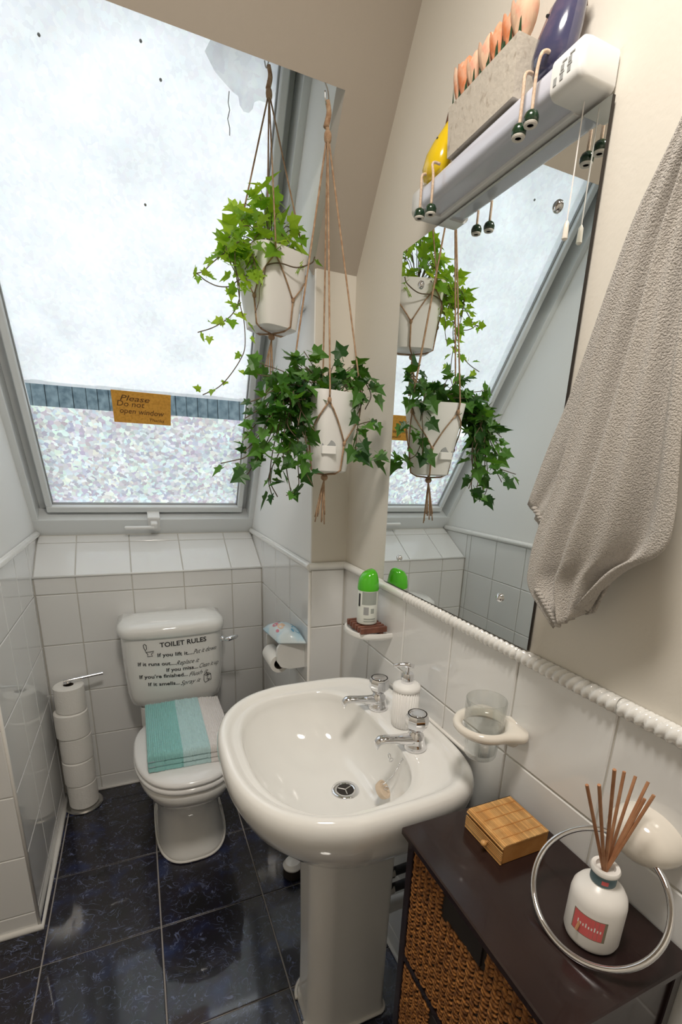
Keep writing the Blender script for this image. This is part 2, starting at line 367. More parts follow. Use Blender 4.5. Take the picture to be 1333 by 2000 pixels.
M['wick1'] = mat('brown_seagrass', (0.12, 0.042, 0.010), 0.75, var=(130, (0.46, 0.19, 0.045), 0.35, 0.68))

# ------------------------------------------------------------------ the room
def struct(name, mb, m, label, cat, smooth=None):
    return tag(mb.build(name, m, smooth=smooth), label, cat, kind='structure')
def tiles(parent, mp, us, vs_, m, name='tile', g=0.0016, ch=0.0022, dep=0.004, skip=None):
    """mp(u, v, d) -> world, d = height above the grout bed"""
    for i in range(len(us)-1):
        for j in range(len(vs_)-1):
            if skip and skip(us[i], us[i+1], vs_[j], vs_[j+1]): continue
            u0, u1, v0, v1 = us[i]+g, us[i+1]-g, vs_[j]+g, vs_[j+1]-g
            if u1-u0 < 0.004 or v1-v0 < 0.004: continue
            c = ch
            P = [(u0,v0,-.001),(u1,v0,-.001),(u1,v1,-.001),(u0,v1,-.001),(u0,v0,dep-c*.7),(u1,v0,dep-c*.7),(u1,v1,dep-c*.7),(u0,v1,dep-c*.7),(u0+c,v0+c,dep),(u1-c,v0+c,dep),(u1-c,v1-c,dep),(u0+c,v1-c,dep)]
            F = [(0,3,2,1),(8,9,10,11)] + [(a, (a+1) % 4, 4+(a+1) % 4, 4+a) for a in range(4)] + [(4+a, 4+(a+1) % 4, 8+(a+1) % 4, 8+a) for a in range(4)]
            b = MB().add([mp(*p) for p in P], F); b.build(name, m, parent)
ROWS = [0.004, 0.066, 0.274, 0.483, 0.693, 0.9, 1.094]
TD = 0.004
# floor
fl = struct('floor', MB().box((XLL-.1, YB2-.1, -0.12), (XR+.1, 0.1, -0.004)), M['floor_grout'], 'dark blue marbled tile floor with pale grout lines', 'floor')
FS = 0.3252; fxs = [XLL] + [-0.2076+FS*k for k in range(-2, 3)] + [XR]; fxs = [XLL, -0.8580+0.0, -0.5328, -0.2076, 0.1176, 0.4428, XR]
fys = [0.0]; y = -0.1443
while y > YB2: fys.append(y); y -= FS
fys.append(YB2); fys = sorted(fys)
tiles(fl, lambda u, v, d: (u, v, d-0.004), fxs, fys, M['floor'], g=0.0022, ch=0.0015)
# wall with the basin (right)
wr = struct('wall_right', MB().box((XR+TD, YB2, 0), (XR+.12, Y1+.05, ZC)), M['paint_warm'], 'right wall with mirror, cream paint above white tiles', 'wall')
gb = MB().box((XR+TD-.001, YB2, 0), (XR+TD+.004, Y1, ZT)).build('grout_bed', M['grout'], wr)
YS = [-0.851-0.2036*k for k in range(9)]; YS = [Y1] + YS; ys_r = sorted(YS)
tiles(wr, lambda u, v, d: (XR+TD-d, u, v), ys_r, ROWS, M['tile'])
# short face beside the window recess
wf = struct('wall_recess_return', MB().box((XV+.008, Y1, 0), (XR+.12, Y1+.03, 1.945)), M['paint_warm'], 'narrow return wall between window recess and basin wall', 'wall')
MB().box((XV, Y1-TD+.0005, 0), (XR, Y1, ZT)).build('grout_bed', M['grout'], wf)
tiles(wf, lambda u, v, d: (u, Y1-TD+.0005-d+.0, v), [XV+.004, XR-.004], ROWS, M['tile'])
# left front face
wg = struct('wall_recess_left', MB().box((XLL, Y1, 0), (XL-.008, Y1+.03, 1.945)), M['paint_warm'], 'tiled return wall left of the window recess', 'wall')
MB().box((XLL, Y1-TD+.0005, 0), (XL, Y1, ZT)).build('grout_bed', M['grout'], wg)
tiles(wg, lambda u, v, d: (u, Y1-TD+.0005-d, v), [-.95, -.83, -.63, -.43, XL-.003], ROWS, M['tile'])
# recess side walls
rev = [(Y1+.001, 0), (0.12, 0), (0.12, 0.9), (0.34, 1.02), (YG+.13, ZG-.02)]
top_o = W(0, 1.50, 0.16); rev += [(top_o.y, top_o.z), (top_o.y-.05, top_o.z+.03), (-0.65, 2.47), (LIN[0]+.001, LIN[1]), (Y1+.001, 1.93)]
for nm, x0, dx, sgn, lb in (('wall_recess_side_right', XV+TD, .11, 1, 'right side wall of window recess, white paint above tiles'), ('wall_recess_side_left', XL-TD, -.11, -1, 'left side wall of window recess, white paint above tiles')):
    o = struct(nm, MB().prism([(x0, a, b) for a, b in rev], (dx, 0, 0)), M['paint'], lb, 'wall')
    MB().box((x0-sgn*.0005, Y1, 0), (x0+sgn*.003, YSB-.0, ZT)).build('grout_bed', M['grout'], o)
    tiles(o, (lambda x0, sgn: (lambda u, v, d: (x0-sgn*d, u, v)))(x0, sgn), [Y1+.002, -0.433, -0.233, -0.034, 0.0], ROWS, M['tile'])
    tiles(o, (lambda x0, sgn: (lambda u, v, d: (x0-sgn*d, u, v)))(x0, sgn), [0.001, 0.205], [0.9, 1.094], M['tile'])
# wall behind the toilet
wb = struct('wall_back', MB().box((XL-.1, TD, 0), (XV+.1, .12, ZS-.004)), M['grout'], 'grey white tiled wall behind the toilet below the sill', 'wall')
CX = [XL+.001, -0.0894, 0.1106, 0.3106, 0.5106, XV-.001]
tiles(wb, lambda u, v, d: (u, TD-d, v), CX, ROWS[:-1]+[ZS], M['tile'])
# sloping tiled sill
SD = Vector((0, YSB, ZSB-ZS)); SL = SD.length; SD.normalize(); SN = Vector((0, -SD.z, SD.y))
ws = struct('trim_sill', MB().prism([(XL-.1, .003, ZS-.004), (XL-.1, YSB+.08, ZSB+.045), (XL-.1, YSB+.08, ZSB-.1), (XL-.1, .003, ZS-.06)], (XV-XL+.2, 0, 0)), M['grout'], 'white tiled sill sloping up to the roof window', 'sill')
tiles(ws, lambda u, v, d: Vector((u, 0, ZS)) + SD*v + SN*(d-.004), CX, [0.0, 0.2, SL-.004], M['tile'])
MB().tube([(XL, -.001, ZS), (XV, -.001, ZS)], .0045, 8).build('edge_bead', M['ceramic'], ws, smooth=RND)
# ceilings
zc_y = LIN[0]-(ZC-LIN[1])/CS
ce = MB()
def slope(x0, x1, ya, yb):
    za, zb = LIN[1]-CS*(ya-LIN[0]), LIN[1]-CS*(yb-LIN[0])
    ce.prism([(x0, ya, za), (x0, yb, zb), (x0, yb+.05, zb+.04), (x0, ya+.05, za+.04)], (x1-x0, 0, 0))
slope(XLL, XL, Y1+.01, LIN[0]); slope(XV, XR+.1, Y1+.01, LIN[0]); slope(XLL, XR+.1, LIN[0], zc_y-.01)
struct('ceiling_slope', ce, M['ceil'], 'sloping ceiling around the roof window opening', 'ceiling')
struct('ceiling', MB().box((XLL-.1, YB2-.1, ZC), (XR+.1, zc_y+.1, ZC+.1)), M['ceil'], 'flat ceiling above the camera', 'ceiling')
a = Vector((0, LIN[0], LIN[1])); se = W(0, 1.455, 0.14)
struct('trim_soffit', MB().prism([(XL-.1, a.y, a.z), (XL-.1, se.y, se.z), (XL-.1, se.y-.06, se.z+.08), (XL-.1, a.y-.02, a.z+.10)], (XV-XL+.2, 0, 0)), M['paint'], 'white soffit at the top of the window recess', 'soffit')
# rest of the room behind the camera
struct('wall_left', MB().box((XLL-.1, YB2, 0), (XLL, Y1+.03, ZC)), M['paint_warm'], 'plain cream left wall outside the view', 'wall')
struct('wall_front', MB().box((XLL-.1, YB2-.1, 0), (XR+.1, YB2, ZC)), M['paint_warm'], 'plain cream wall behind the camera', 'wall')
do = struct('door_1', MB().box((-.72, YB2, 0.005), (0.05, YB2+.035, 2.0), .003), M['door'], 'white panel door in the wall behind the camera', 'door')
for zz in (.25, 1.1):
    for xx in (-.64, -.29): MB().box((xx, YB2+.035, zz), (xx+.27, YB2+.041, zz+.65), .004).build('door_panel', M['door'], do)
MB().tube([(-.01, YB2+.035, 1.0), (-.01, YB2+.075, 1.0), (-.10, YB2+.075, 1.0)], .009, 10).build('door_handle', M['chrome'], do, smooth=RND)
# skirting sealant
def seal(name, pts, parent, r=.005): MB().tube(pts, r, 8).build(name, M['seal'], parent, smooth=RND)
seal('sealant', [(XL, 0-.004, .004), (XV, -.004, .004)], wb, .007)
seal('sealant', [(XL+.004, 0, .004), (XL+.006, -.3, .004), (XL+.008, Y1-.012, .004), (XLL, Y1-.012, .004)], wg, .010)
seal('sealant', [(XR-.004, Y1, .004), (XR-.004, YB2, .004)], wr, .006)
seal('corner_bead', [(XV+.001, Y1-.002, .01), (XV+.001, Y1-.002, ZT-.02)], wf, .005)
seal('corner_bead', [(XL-.001, Y1-.002, .01), (XL-.001, Y1-.002, ZT-.02)], wg, .005)

# dado trims
def dado(name, p0, p1, out, label, parent=None):
    p0, p1, out = Vector(p0), Vector(p1), Vector(out); prof = []
    for k in range(9):
        t = -PI/2 + PI*k/8; prof.append((0.013*math.cos(t), 0.0125*math.sin(t)))
    loops = [[p + out*d + Vector((0,0,z)) for d, z in prof] for p in (p0, p1)]
    b = MB().loft(loops)
    return b.build(name, M['ceramic'], parent, smooth=SM)
def dado_run(pts_y, mk, label, nm):
    t = thing(nm, mk(pts_y[0])[0], label, 'trim', kind='structure')
    for a_, b_ in zip(pts_y[:-1], pts_y[1:]):
        p, out = mk(a_); q, _ = mk(b_)
        d = (Vector(q)-Vector(p)).normalized()*.0008
        dado('trim_piece', Vector(p)+d, Vector(q)-d, out, None, t)
zc = ZT-.001
dado_run([Y1-.012, -0.45, -0.25, -0.05, .20], lambda y: ((XV, y, zc), (-1, 0, 0)), 'smooth white dado trim on right side of the recess', 'trim_1')
dado_run([Y1-.012, -0.45, -0.25, -0.05, .20], lambda y: ((XL, y, zc), (1, 0, 0)), 'smooth white dado trim on left side of the recess', 'trim_2')
dado_run([XV-.006, XR], lambda x: ((x, Y1-.004, zc), (0, -1, 0)), 'short smooth dado trim on the narrow return wall', 'trim_3')
dado_run([XLL, -.6, -.4, XL+.006], lambda x: ((x, Y1-.004, zc), (0, -1, 0)), 'smooth dado trim on the left return wall', 'trim_4')
t = thing('trim_5', (XR, Y1, zc), 'white ceramic rope trim along the tiles under the mirror', 'trim', kind='structure')
dado('trim_piece', (XR, Y1-.004, zc), (XR, -0.851, zc), (-1, 0, 0), None, t); dado('trim_piece', (XR, -.8525, zc), (XR, -1.054, zc), (-1, 0, 0), None, t)
def rope_piece(y0, y1):
    b = MB(); loops = []; n = 96; nt_ = 14
    for i in range(n+1):
        s = i/n; y = y0+(y1-y0)*s; L = [(XR+.003, y, zc+.012)]
        for k in range(13):
            th = -PI/2 + PI*k/12
            ph = (s*nt_ + (th/PI)*0.9)*PI
            r = 0.0135*(0.70 + 0.36*abs(math.sin(ph))**0.7)
            if s < .02 or s > .98: r *= .9
            L.append((XR-.001-r*math.cos(th)*1.05, y, zc-r*math.sin(th)))
        L.append((XR+.003, y, zc-.012)); loops.append(L)
    return b.loft(loops)
yy = -1.0549
for k in range(8):
    a_, b_ = yy-.2036*k-.001, yy-.2036*(k+1)+.001
    if a_ < YB2: break
    rope_piece(a_, b_).build('rope_trim_piece', M['cream_ceramic'] if k < 0 else M['ceramic'], t, smooth=1.2)

# ------------------------------------------------------------------ roof window
win = thing('window_1', W(.207, -.05, 0), 'white framed sloping roof window with frosted film', 'window', kind='structure')
def wbox(u0, u1, v0, v1, o0, o1, ch=.002):
    b = MB().box((u0, v0, o0), (u1, v1, o1), ch)
    b.v = [W(p.x, p.y, p.z) for p in b.v]; return b
VT = 1.52
for nm, a_ in (('frame_bottom', (XL-.02, XV+.02, -.075, .022, 0, .11)), ('frame_side', (XL-.02, XL+.018, .022, VT, 0, .11)), ('frame_side', (XV-.018, XV+.02, .022, VT, 0, .11))):
    wbox(*a_).build(nm, M['frame'], win)
for nm, a_ in (('frame_channel', (XL+.018, XL+.05, .022, VT, .075, .12)), ('frame_channel', (XV-.05, XV-.018, .022, VT, .075, .12)), ('frame_channel', (XL+.018, XV-.018, .022, .05, .075, .12))):
    wbox(*a_).build(nm, M['frame'], win)
GL, GR, GB, GT = -0.158, 0.577, 0.065, VT
for nm, a_ in (('sash_bottom', (GL-.022, GR+.022, .036, GB, .028, .09)), ('sash_side', (GL-.022, GL, GB, GT, .028, .09)), ('sash_side', (GR, GR+.022, GB, GT, .028, .09))):
    wbox(*a_, .003).build(nm, M['frame'], win)
for nm, a_ in (('glazing_seal', (GL, GL+.004, GB, GT, .046, .056)), ('glazing_seal', (GR-.004, GR, GB, GT, .046, .056)), ('glazing_seal', (GL, GR, GB, GB+.003, .046, .056))):
    wbox(*a_, 0).build(nm, M['grey'], win)
wbox(GL-.005, GR+.005, GB-.005, GT, .058, .064, 0).build('glass_pane', M['pane'], win)
def sheet(u0, u1, v0, v1, o, nm, m, par):
    MB().add([W(u0, v0, o), W(u1, v0, o), W(u1, v1, o), W(u0, v1, o)], [(0, 1, 2, 3)]).build(nm, m, par, fix=False)
sheet(GL, GR, .554, GT, .0565, 'privacy_film', M['film_up'], win)
sheet(GL, GR, GB, .476, .0565, 'privacy_film', M['film_lo'], win)
# loose doubled piece of film near the top
blob = [(400,100),(420,140),(455,180),(466,188),(468,205),(476,218),(486,221),(494,213),(497,200),(506,196),(530,204),(545,160),(549,120),(500,60),(430,40)]
def on_win(x, y, o):
    v = ray(x, y); P = WO+WN*o; return CAM + v*((P-CAM).dot(WN)/v.dot(WN))
bp = [on_win(x, y, .055) for x, y in blob]
MB().add(bp, [tuple(range(len(bp)))]).build('film_overlap', M['film_blob'], win)
cr = [on_win(x, y, .0545) for x, y in ((448,178),(446,200),(449,215),(445,232),(449,250),(449,265))]
MB().tube(cr, .0012, 5).build('crack_line', M['grey'], win)
for x, y in ((76,68),(314,156),(275,80),(284,400)):
    MB().ball(on_win(x, y, .054), .0035, 8, 6).build('speck', M['grey'], win, smooth=RND)
# handle
h = MB().box((.190, -.004, -.016), (.240, .044, .030), .003); h.v = [W(p.x, p.y, p.z) for p in h.v]
hd = h.build('window_handle', M['plastic'], win)
h = MB().box((.200, .000, -.040), (.228, .030, -.014), .004); h.v = [W(p.x, p.y, p.z) for p in h.v]; h.build('handle_hub', M['plastic'], hd)
h = MB().box((.098, .004, -.046), (.215, .017, -.033), .003); h.v = [W(p.x, p.y, p.z) for p in h.v]; h.build('handle_lever', M['plastic'], hd)
h = MB().lathe([(.0, -.012), (.017, -.012), (.019, -.004), (.019, 0)], (0, 0, 0), 20); h.v = [W(.224+p.x, -.018+p.y, p.z) for p in h.v]; h.build('handle_rose', M['plastic'], hd, smooth=SM)
# text helper: built-in font outlines turned into flat mesh
def text_mesh(txt, mapf, width, height, shear=0.0, bold=0.0, align='LEFT'):
    cu = bpy.data.curves.new('lettering', 'FONT'); cu.body = txt; cu.size = 1.0; cu.shear = shear; cu.offset = bold; cu.resolution_u = 3
    o = bpy.data.objects.new('lettering', cu); COL.objects.link(o)
    bpy.context.view_layer.update()
    dg = bpy.context.evaluated_depsgraph_get(); me = bpy.data.meshes.new_from_object(o.evaluated_get(dg))
    vs_ = [v.co.copy() for v in me.vertices]; fs = [tuple(p.vertices) for p in me.polygons]
    bpy.data.objects.remove(o); bpy.data.curves.remove(cu); bpy.data.meshes.remove(me)
    x0 = min(v.x for v in vs_); x1 = max(v.x for v in vs_)
    sx = width/(x1-x0)
    sy = height if height else sx
    b = MB(); b.add([mapf((v.x-x0)*sx, v.y*sy) for v in vs_], fs); return b
# paper note stuck to the glass
nt_o = thing('paper_note', W(.2, .436, .052), 'amber paper note with handwriting taped to the window glass', 'note')
b = MB(); nn = 8
q = [(.102, .437), (.297, .436), (.299, .556), (.101, .558)]
for o_ in (.0535, .0545): b.add([W(u, v, o_) for u, v in q], [(0, 1, 2, 3)])
b.f += [(0, 1, 5, 4), (1, 2, 6, 5), (2, 3, 7, 6), (3, 0, 4, 7)]
b.build('sheet', M['orange'], nt_o)
for txt, u, v, wd, sh in (('Please', .128, .523, .098, .3), ('Do not', .116, .502, .092, .2), ('open window', .124, .475, .150, .2), ('Thanks', .222, .448, .052, .2)):
    text_mesh(txt, lambda a, c, u=u, v=v: W(u+a, v+c-a*.03, .0528), wd, .030 if txt != 'Thanks' else .017, sh, 0.0).build('handwriting', M['ink'], nt_o)
sheet(.113, .135, .551, .566, .0525, 'tape', M['pane'], nt_o)
# little white cleat on the recess wall
c0 = atx(590, 606, XV)
cl = MB().box((XV-.012, c0.y-.035, c0.z-.004), (XV+.002, c0.y+.035, c0.z+.006), .003); tag(cl.build('cord_cleat', M['plastic']), 'small white cleat on the recess wall behind the hanging cords', 'cleat')

# ------------------------------------------------------------------ outside the window
struct('ground_outside', MB().box((-6, .9, -.2), (8, 12, -.05)), M['pave'], 'pale ground outside beyond the window', 'ground')
fn = thing('garden_fence', (0.3, 4.0, -.05), 'blue grey board fence seen through the clear strip of glass', 'fence')
x = -1.6; k = 0
while x < 2.6:
    wd = .10+.03*R_.random(); hh = 2.115+.012*R_.random()
    MB().box((x, 4.0+.012*(k % 2), -.05), (x+wd-.004, 4.022+.012*(k % 2), hh), .003).build('fence_board', M['fence'], fn); x += wd; k += 1
MB().box((-1.6, 4.04, 0), (2.6, 4.05, 2.11)).build('backing_board', M['dark_hole'], fn)
for zz in (.5, 1.9): MB().box((-1.6, 4.052, zz), (2.6, 4.10, zz+.07)).build('fence_rail', M['fence'], fn)

# ------------------------------------------------------------------ toilet
def sup(cx, cy, ax, ay, z, n=2.5, N=48, ay2=None, ph=0.0):
    """closed loop; ay towards -y (front), ay2 towards +y (back)"""
    L = []
    for i in range(N):
        a_ = 2*PI*i/N + ph; c, s = math.cos(a_), math.sin(a_)
        x = ax*math.copysign(abs(c)**(2/n), c); yy_ = (ay if s < 0 else (ay2 or ay))*math.copysign(abs(s)**(2/n), s)
        L.append((cx+x, cy+yy_, z))
    return L
TX = 0.250
to = thing('toilet', (TX, -.35, 0), 'white close coupled toilet with lettered cistern against the back wall', 'toilet')
lo = [sup(TX, -.30, .128, .262, .004, 3, ay2=.20), sup(TX, -.30, .126, .258, .02, 3, ay2=.20), sup(TX, -.30, .116, .235, .06, 3, ay2=.20), sup(TX, -.30, .108, .215, .14, 3, ay2=.20),
      sup(TX, -.32, .108, .205, .20, 2.8, ay2=.20), sup(TX, -.36, .128, .235, .26, 2.6, ay2=.22), sup(TX, -.39, .155, .270, .31, 2.5, ay2=.22), sup(TX, -.41, .171, .280, .35, 2.4, ay2=.22), sup(TX, -.415, .174, .280, .375, 2.4, ay2=.22), sup(TX, -.415, .168, .273, .388, 2.4, ay2=.215)]
MB().loft(lo).build('bowl', M['ceramic'], to, smooth=RND)
MB().tube([(p[0], p[1], .006) for p in sup(TX, -.30, .130, .264, 0, 3, ay2=.20)]+[(TX+.130, -.30, .006)], .005, 6).build('sealant', M['seal'], to, smooth=RND)
MB().loft([sup(TX, -.42, .172, .272, .388, 2.4, ay2=.205), sup(TX, -.42, .180, .280, .394, 2.4, ay2=.21), sup(TX, -.42, .180, .280, .404, 2.4, ay2=.21), sup(TX, -.42, .174, .274, .410, 2.4, ay2=.205)]).build('seat', M['seat'], to, smooth=1.2)
ld = MB().loft([sup(TX, -.42, .168, .268, .4105, 2.4, ay2=.20), sup(TX, -.42, .177, .278, .416, 2.4, ay2=.208), sup(TX, -.42, .178, .279, .424, 2.4, ay2=.208), sup(TX, -.42, .170, .268, .433, 2.4, ay2=.20), sup(TX, -.42, .13, .22, .438, 2.4, ay2=.16), sup(TX, -.42, .05, .09, .439, 2.2, ay2=.06)])
ld.build('lid', M['seat'], to, smooth=1.2)
for sx in (-.07, .07): MB().tube([(TX+sx-.02, -.222, .415), (TX+sx+.02, -.222, .415)], .012, 12).build('hinge', M['seat'], to, smooth=SM)
def cl_loop(hw, yb, yf, z, bow=.022, r=.055, N=40):
    """cistern section: straight back, bowed front, round corners"""
    pts = []
    for i in range(N+1):
        t = -1+2*i/N; x = hw*t
        edge = max(0, abs(x)-(hw-r))/r
        yv = yf + bow*(t*t) + (r*(1-math.sqrt(max(0, 1-edge*edge))) if edge > 0 else 0)
        pts.append((TX-.005+x, min(yv, yb-.01), z))
    pts += [(TX-.005+hw, yb, z), (TX-.005-hw, yb, z)]; return pts
CF0, CBOW = -.205, .022
cist = MB().loft([cl_loop(.165, -.01, -.165, .445), cl_loop(.178, -.01, -.188, .462), cl_loop(.183, -.01, -.198, .50), cl_loop(.189, -.01, CF0, .60), cl_loop(.192, -.01, CF0-.002, .754)]).build('cistern', M['ceramic'], to, smooth=1.0)
MB().loft([cl_loop(.196, -.006, CF0-.006, .7525), cl_loop(.201, -.006, CF0-.011, .760), cl_loop(.202, -.006, CF0-.012, .782), cl_loop(.197, -.006, CF0-.007, .796), cl_loop(.180, -.02, CF0+.014, .808), cl_loop(.13, -.045, CF0+.05, .813), cl_loop(.06, -.08, CF0+.085, .814, r=.03)]).build('cistern_lid', M['ceramic'], to, smooth=1.1)
MB().loft([sup(TX, -.12, .15, .09, .36, 3), sup(TX, -.12, .15, .09, .447, 3)]).build('cistern_shelf', M['ceramic'], to, smooth=SM)
lv = MB().ball((TX+.178, CF0-.004, .728), .012, 12, 8).tube([(TX+.178, CF0-.012, .728), (TX+.20, CF0-.022, .730), (TX+.226, CF0-.018, .736), (TX+.238, CF0-.014, .737)], [.007, .009, .010, .005], 10)
lv.build('flush_lever', M['chrome'], to, smooth=RND)
def cist_y(x, z):
    t = (x-(TX-.005))/.19
    base = CF0-.002*(z-.60)/.154 if z > .60 else CF0+(.60-z)*.08
    return base + CBOW*t*t - .0018
def ctext(txt, l, r, size, shear=0, bold=0, dz=0):
    pl_ = aty(*l, -.203); pr = aty(*r, -.203)
    wd = pr.x-pl_.x; z0 = pl_.z
    mp = lambda a_, c: Vector((pl_.x+a_, cist_y(pl_.x+a_, z0+c), z0+c+a_/wd*(pr.z-z0)*0.6))
    text_mesh(txt, mp, wd, size, shear, bold).build('lettering', M['black'], cist)
zz2 = lambda X, Y: (200+.21*X, 1160+.21*Y)
ctext('TOILET RULES', zz2(535,495), zz2(970,432), .027, 0, .018)
for a_, b_, c_, d_, e_, f_ in (('If you lift it....', (515,585), (848,562), 'Put it down', (850,555), (1065,515)), ('If it runs out....', (333,680), (685,663), 'Replace it', (688,660), (905,628)), ('If you miss...', (598,722), (890,693), 'Clean it up', (905,688), (1085,650)),
                               ("If you're finished...", (348,798), (797,770), 'Flush it', (806,768), (990,728)), ('If it smells...', (430,865), (722,848), 'Spray it', (730,850), (920,812))):
    ctext(a_, zz2(*b_), zz2(*c_), .0215, 0, .016); ctext(d_, zz2(*e_), zz2(*f_), .027, .55, -.004)
def stroke(px, r=.0011):
    pts = []
    for p in px:
        q = aty(*zz2(*p), -.203); pts.append(Vector((q.x, cist_y(q.x, q.z), q.z)))
    MB().tube(pts, r, 5).build('drawn_symbol', M['black'], cist)
stroke([(380,480),(392,470),(408,480),(412,515),(398,525),(385,505),(380,480)]); stroke([(398,525),(405,545),(440,540),(478,532),(470,550),(455,558),(468,578),(420,585),(425,565),(408,548)])
stroke([(948,755),(965,742),(990,738),(1012,748),(1015,800),(985,815),(960,830),(948,810),(948,755),(970,765),(1012,750)]); stroke([(985,815),(1000,790),(975,800),(985,770)]); stroke([(972,752),(985,748),(992,754),(980,758),(972,752)])

# ------------------------------------------------------------------ folded bath mat on the lid
bm_ = thing('bath_mat', (.25, -.42, .4395), 'folded chenille bath mat in teal, pale aqua and off-white on toilet lid', 'bath mat')
MX0, MX1, MY0, MY1 = .118, .392, -.604, -.232
def matlayer(z0, z1, segs, hi, nm='fold'):
    # chenille loops: a field of small bumps, one mesh per colour stripe
    dz = z1-z0; st_x, st_y = (.00165, .0018) if hi else (.004, .004)
    ny = int((MY1-MY0)/st_y)
    for (u0, u1, m_) in segs:
        X0 = MX0+(MX1-MX0)*u0; X1 = MX0+(MX1-MX0)*u1; nx = int((X1-X0)/st_x); loops = []
        for i in range(nx+1):
            x = X0+(X1-X0)*i/nx; L = []; col = int((x-MX0)/.0066)
            cb_ = abs(math.sin(PI*(x-MX0)/.0066))**.6
            rr_ = random.Random(col*31+7); off = rr_.random()*.008
            for j in range(ny+1):
                y = MY1+(MY0-MY1)*j/ny; row = (MY1-y+off)/.0082
                bump = cb_*(.35+.65*abs(math.sin(PI*row))**.6)*(.75+.5*random.Random(col*977+int(row)*13).random())
                ed = min(x-MX0, y-MY0+.0005, MY1-y+.0005); e = max(0, min(1, ed/.012)); rnd = math.sqrt(1-(1-e)**2)
                wob = .0035*math.sin(x*26+1)*math.sin((y+1)*11)
                L.append((x, y-.012*(x-MX0)/(MX1-MX0)-(.0035*bump if j == ny else 0), z0+dz*.35+dz*.65*rnd+.0075*bump*(.3+.7*rnd)+wob*rnd))
            loops.append(L+[(p[0], p[1]-(.002*cb_ if p is L[-1] else 0), z0) for p in L[::-12]])
        MB().loft(loops).build(nm, m_, bm_, smooth=1.3)
segs = [(0, .40, M['mat_teal']), (.40, .72, M['mat_aqua']), (.72, 1.0, M['mat_white'])]
matlayer(.4400, .4585, segs, False); matlayer(.4590, .4775, segs, False); matlayer(.4780, .4965, segs, True)
for z0 in (.4585, .4775):
    MB().box((MX0+.004, MY0-.004, z0-.0012), (MX1-.006, MY1-.008, z0+.0016)).build('backing', M['mat_back'], bm_)

# ------------------------------------------------------------------ spare toilet rolls on a stand
SX, SY = -.153, -.080
st = thing('toilet_roll_stand', (SX, SY, 0), 'steel toilet roll stand with chrome arm in the back left corner', 'stand')
MB().lathe([(.0, .0005), (.070, .0005), (.072, .004), (.068, .010), (.03, .012), (.0, .012)], (SX, SY, 0), 40).build('base', M['steel'], st, smooth=SM)
MB().tube([(SX, SY, .01), (SX, SY, .568)], .0065, 12).build('pole', M['chrome'], st, smooth=SM)
MB().lathe([(.012, .560), (.014, .565), (.010, .572), (.004, .574)], (SX, SY, 0), 16).build('collar', M['chrome'], st, smooth=SM)
MB().tube([(SX-.012, SY-.004, .572), (SX+.125, SY+.02, .578)], .0062, 12).build('arm', M['chrome'], st, smooth=SM)
names_ = ['slim top roll of the spare toilet paper stack', 'second roll from the top of the spare toilet paper stack', 'middle roll of the spare toilet paper stack', 'fourth roll down in the spare toilet paper stack', 'bottom roll of the spare toilet paper stack on steel base']
zb = .0125
for k, (r, ox, oy) in enumerate([(.055, .002, -.003), (.0575, -.001, -.002), (.0585, .001, .001), (.0605, -.002, -.001), (.054, .003, .0)]):
    hgt = .108; z1 = zb+hgt; cx_, cy_ = SX+ox, SY+oy
    ro = thing('toilet_roll', (cx_, cy_, zb), names_[4-k], 'toilet roll', 'spare toilet rolls on the stand')
    MB().lathe([(.0185, zb), (r-.004, zb), (r, zb+.004), (r+.0005, zb+.05), (r, z1-.004), (r-.004, z1), (.0185, z1), (.0185, zb)], (cx_, cy_, 0), 40, cap=False, rm=lambda a_, k=k: 1+.012*math.sin(3*a_+k)).build('paper', M['paper'], ro, smooth=SM)
    MB().lathe([(.0183, zb+.001), (.0183, z1-.001), (.0172, z1-.001), (.0172, zb+.001), (.0183, zb+.001)], (cx_, cy_, 0), 24, cap=False).build('core', M['card'], ro, smooth=SM)
    zb = z1+.0006

# ------------------------------------------------------------------ basin on pedestal
BX, BY = .520, -1.190
wbn = thing('washbasin', (BX, BY, 0), 'white pedestal washbasin with two chrome taps below the mirror', 'washbasin')
NB = 96
def outl(sc, z, dx=0, sy=1.0, shift=0.0):
    L = []
    for i in range(NB):
        a_ = 2*PI*i/NB; c, s = math.cos(a_), math.sin(a_)
        if c < 0: ax, n = .250, 2.5
        else: ax, n = .2465, 4.2
        k = 2.5+(4.2-2.5)*max(0, min(1, (c+.25)/.5)); n = k
        rx = ax*math.copysign(abs(c)**(2/n), c); ry = .285*math.copysign(abs(s)**(2/n), s)
        x = BX+rx*sc+dx
        L.append((min(x, XR-.0015), BY+ry*sc*sy, z))
    return L
def bowl(t_c, sx, sy, z, n=2.4):
    L = []
    for i in range(NB):
        a_ = 2*PI*i/NB; c, s = math.cos(a_), math.sin(a_)
        ax = .168 if c < 0 else .160
        nn_ = n if c < 0 else n+.7
        L.append((t_c+ax*sx*math.copysign(abs(c)**(2/nn_), c), BY+.238*sy*math.copysign(abs(s)**(2/nn_), s), z))
    return L
loops = []
for sc, z, dx in ((.34, .605, .07), (.50, .622, .065), (.66, .648, .045), (.82, .690, .022), (.93, .742, .006), (.982, .783, 0), (1.0, .806, 0), (.998, .820, 0), (.985, .832, 0), (.962, .8385, 0), (.935, .840, 0), (.91, .838, 0), (.888, .8325, 0), (.872, .8275, 0)):
    loops.append(outl(sc, z, dx))
L0 = outl(.872, .8275); B0 = bowl(.487, 1.0, 1.0, .8265)
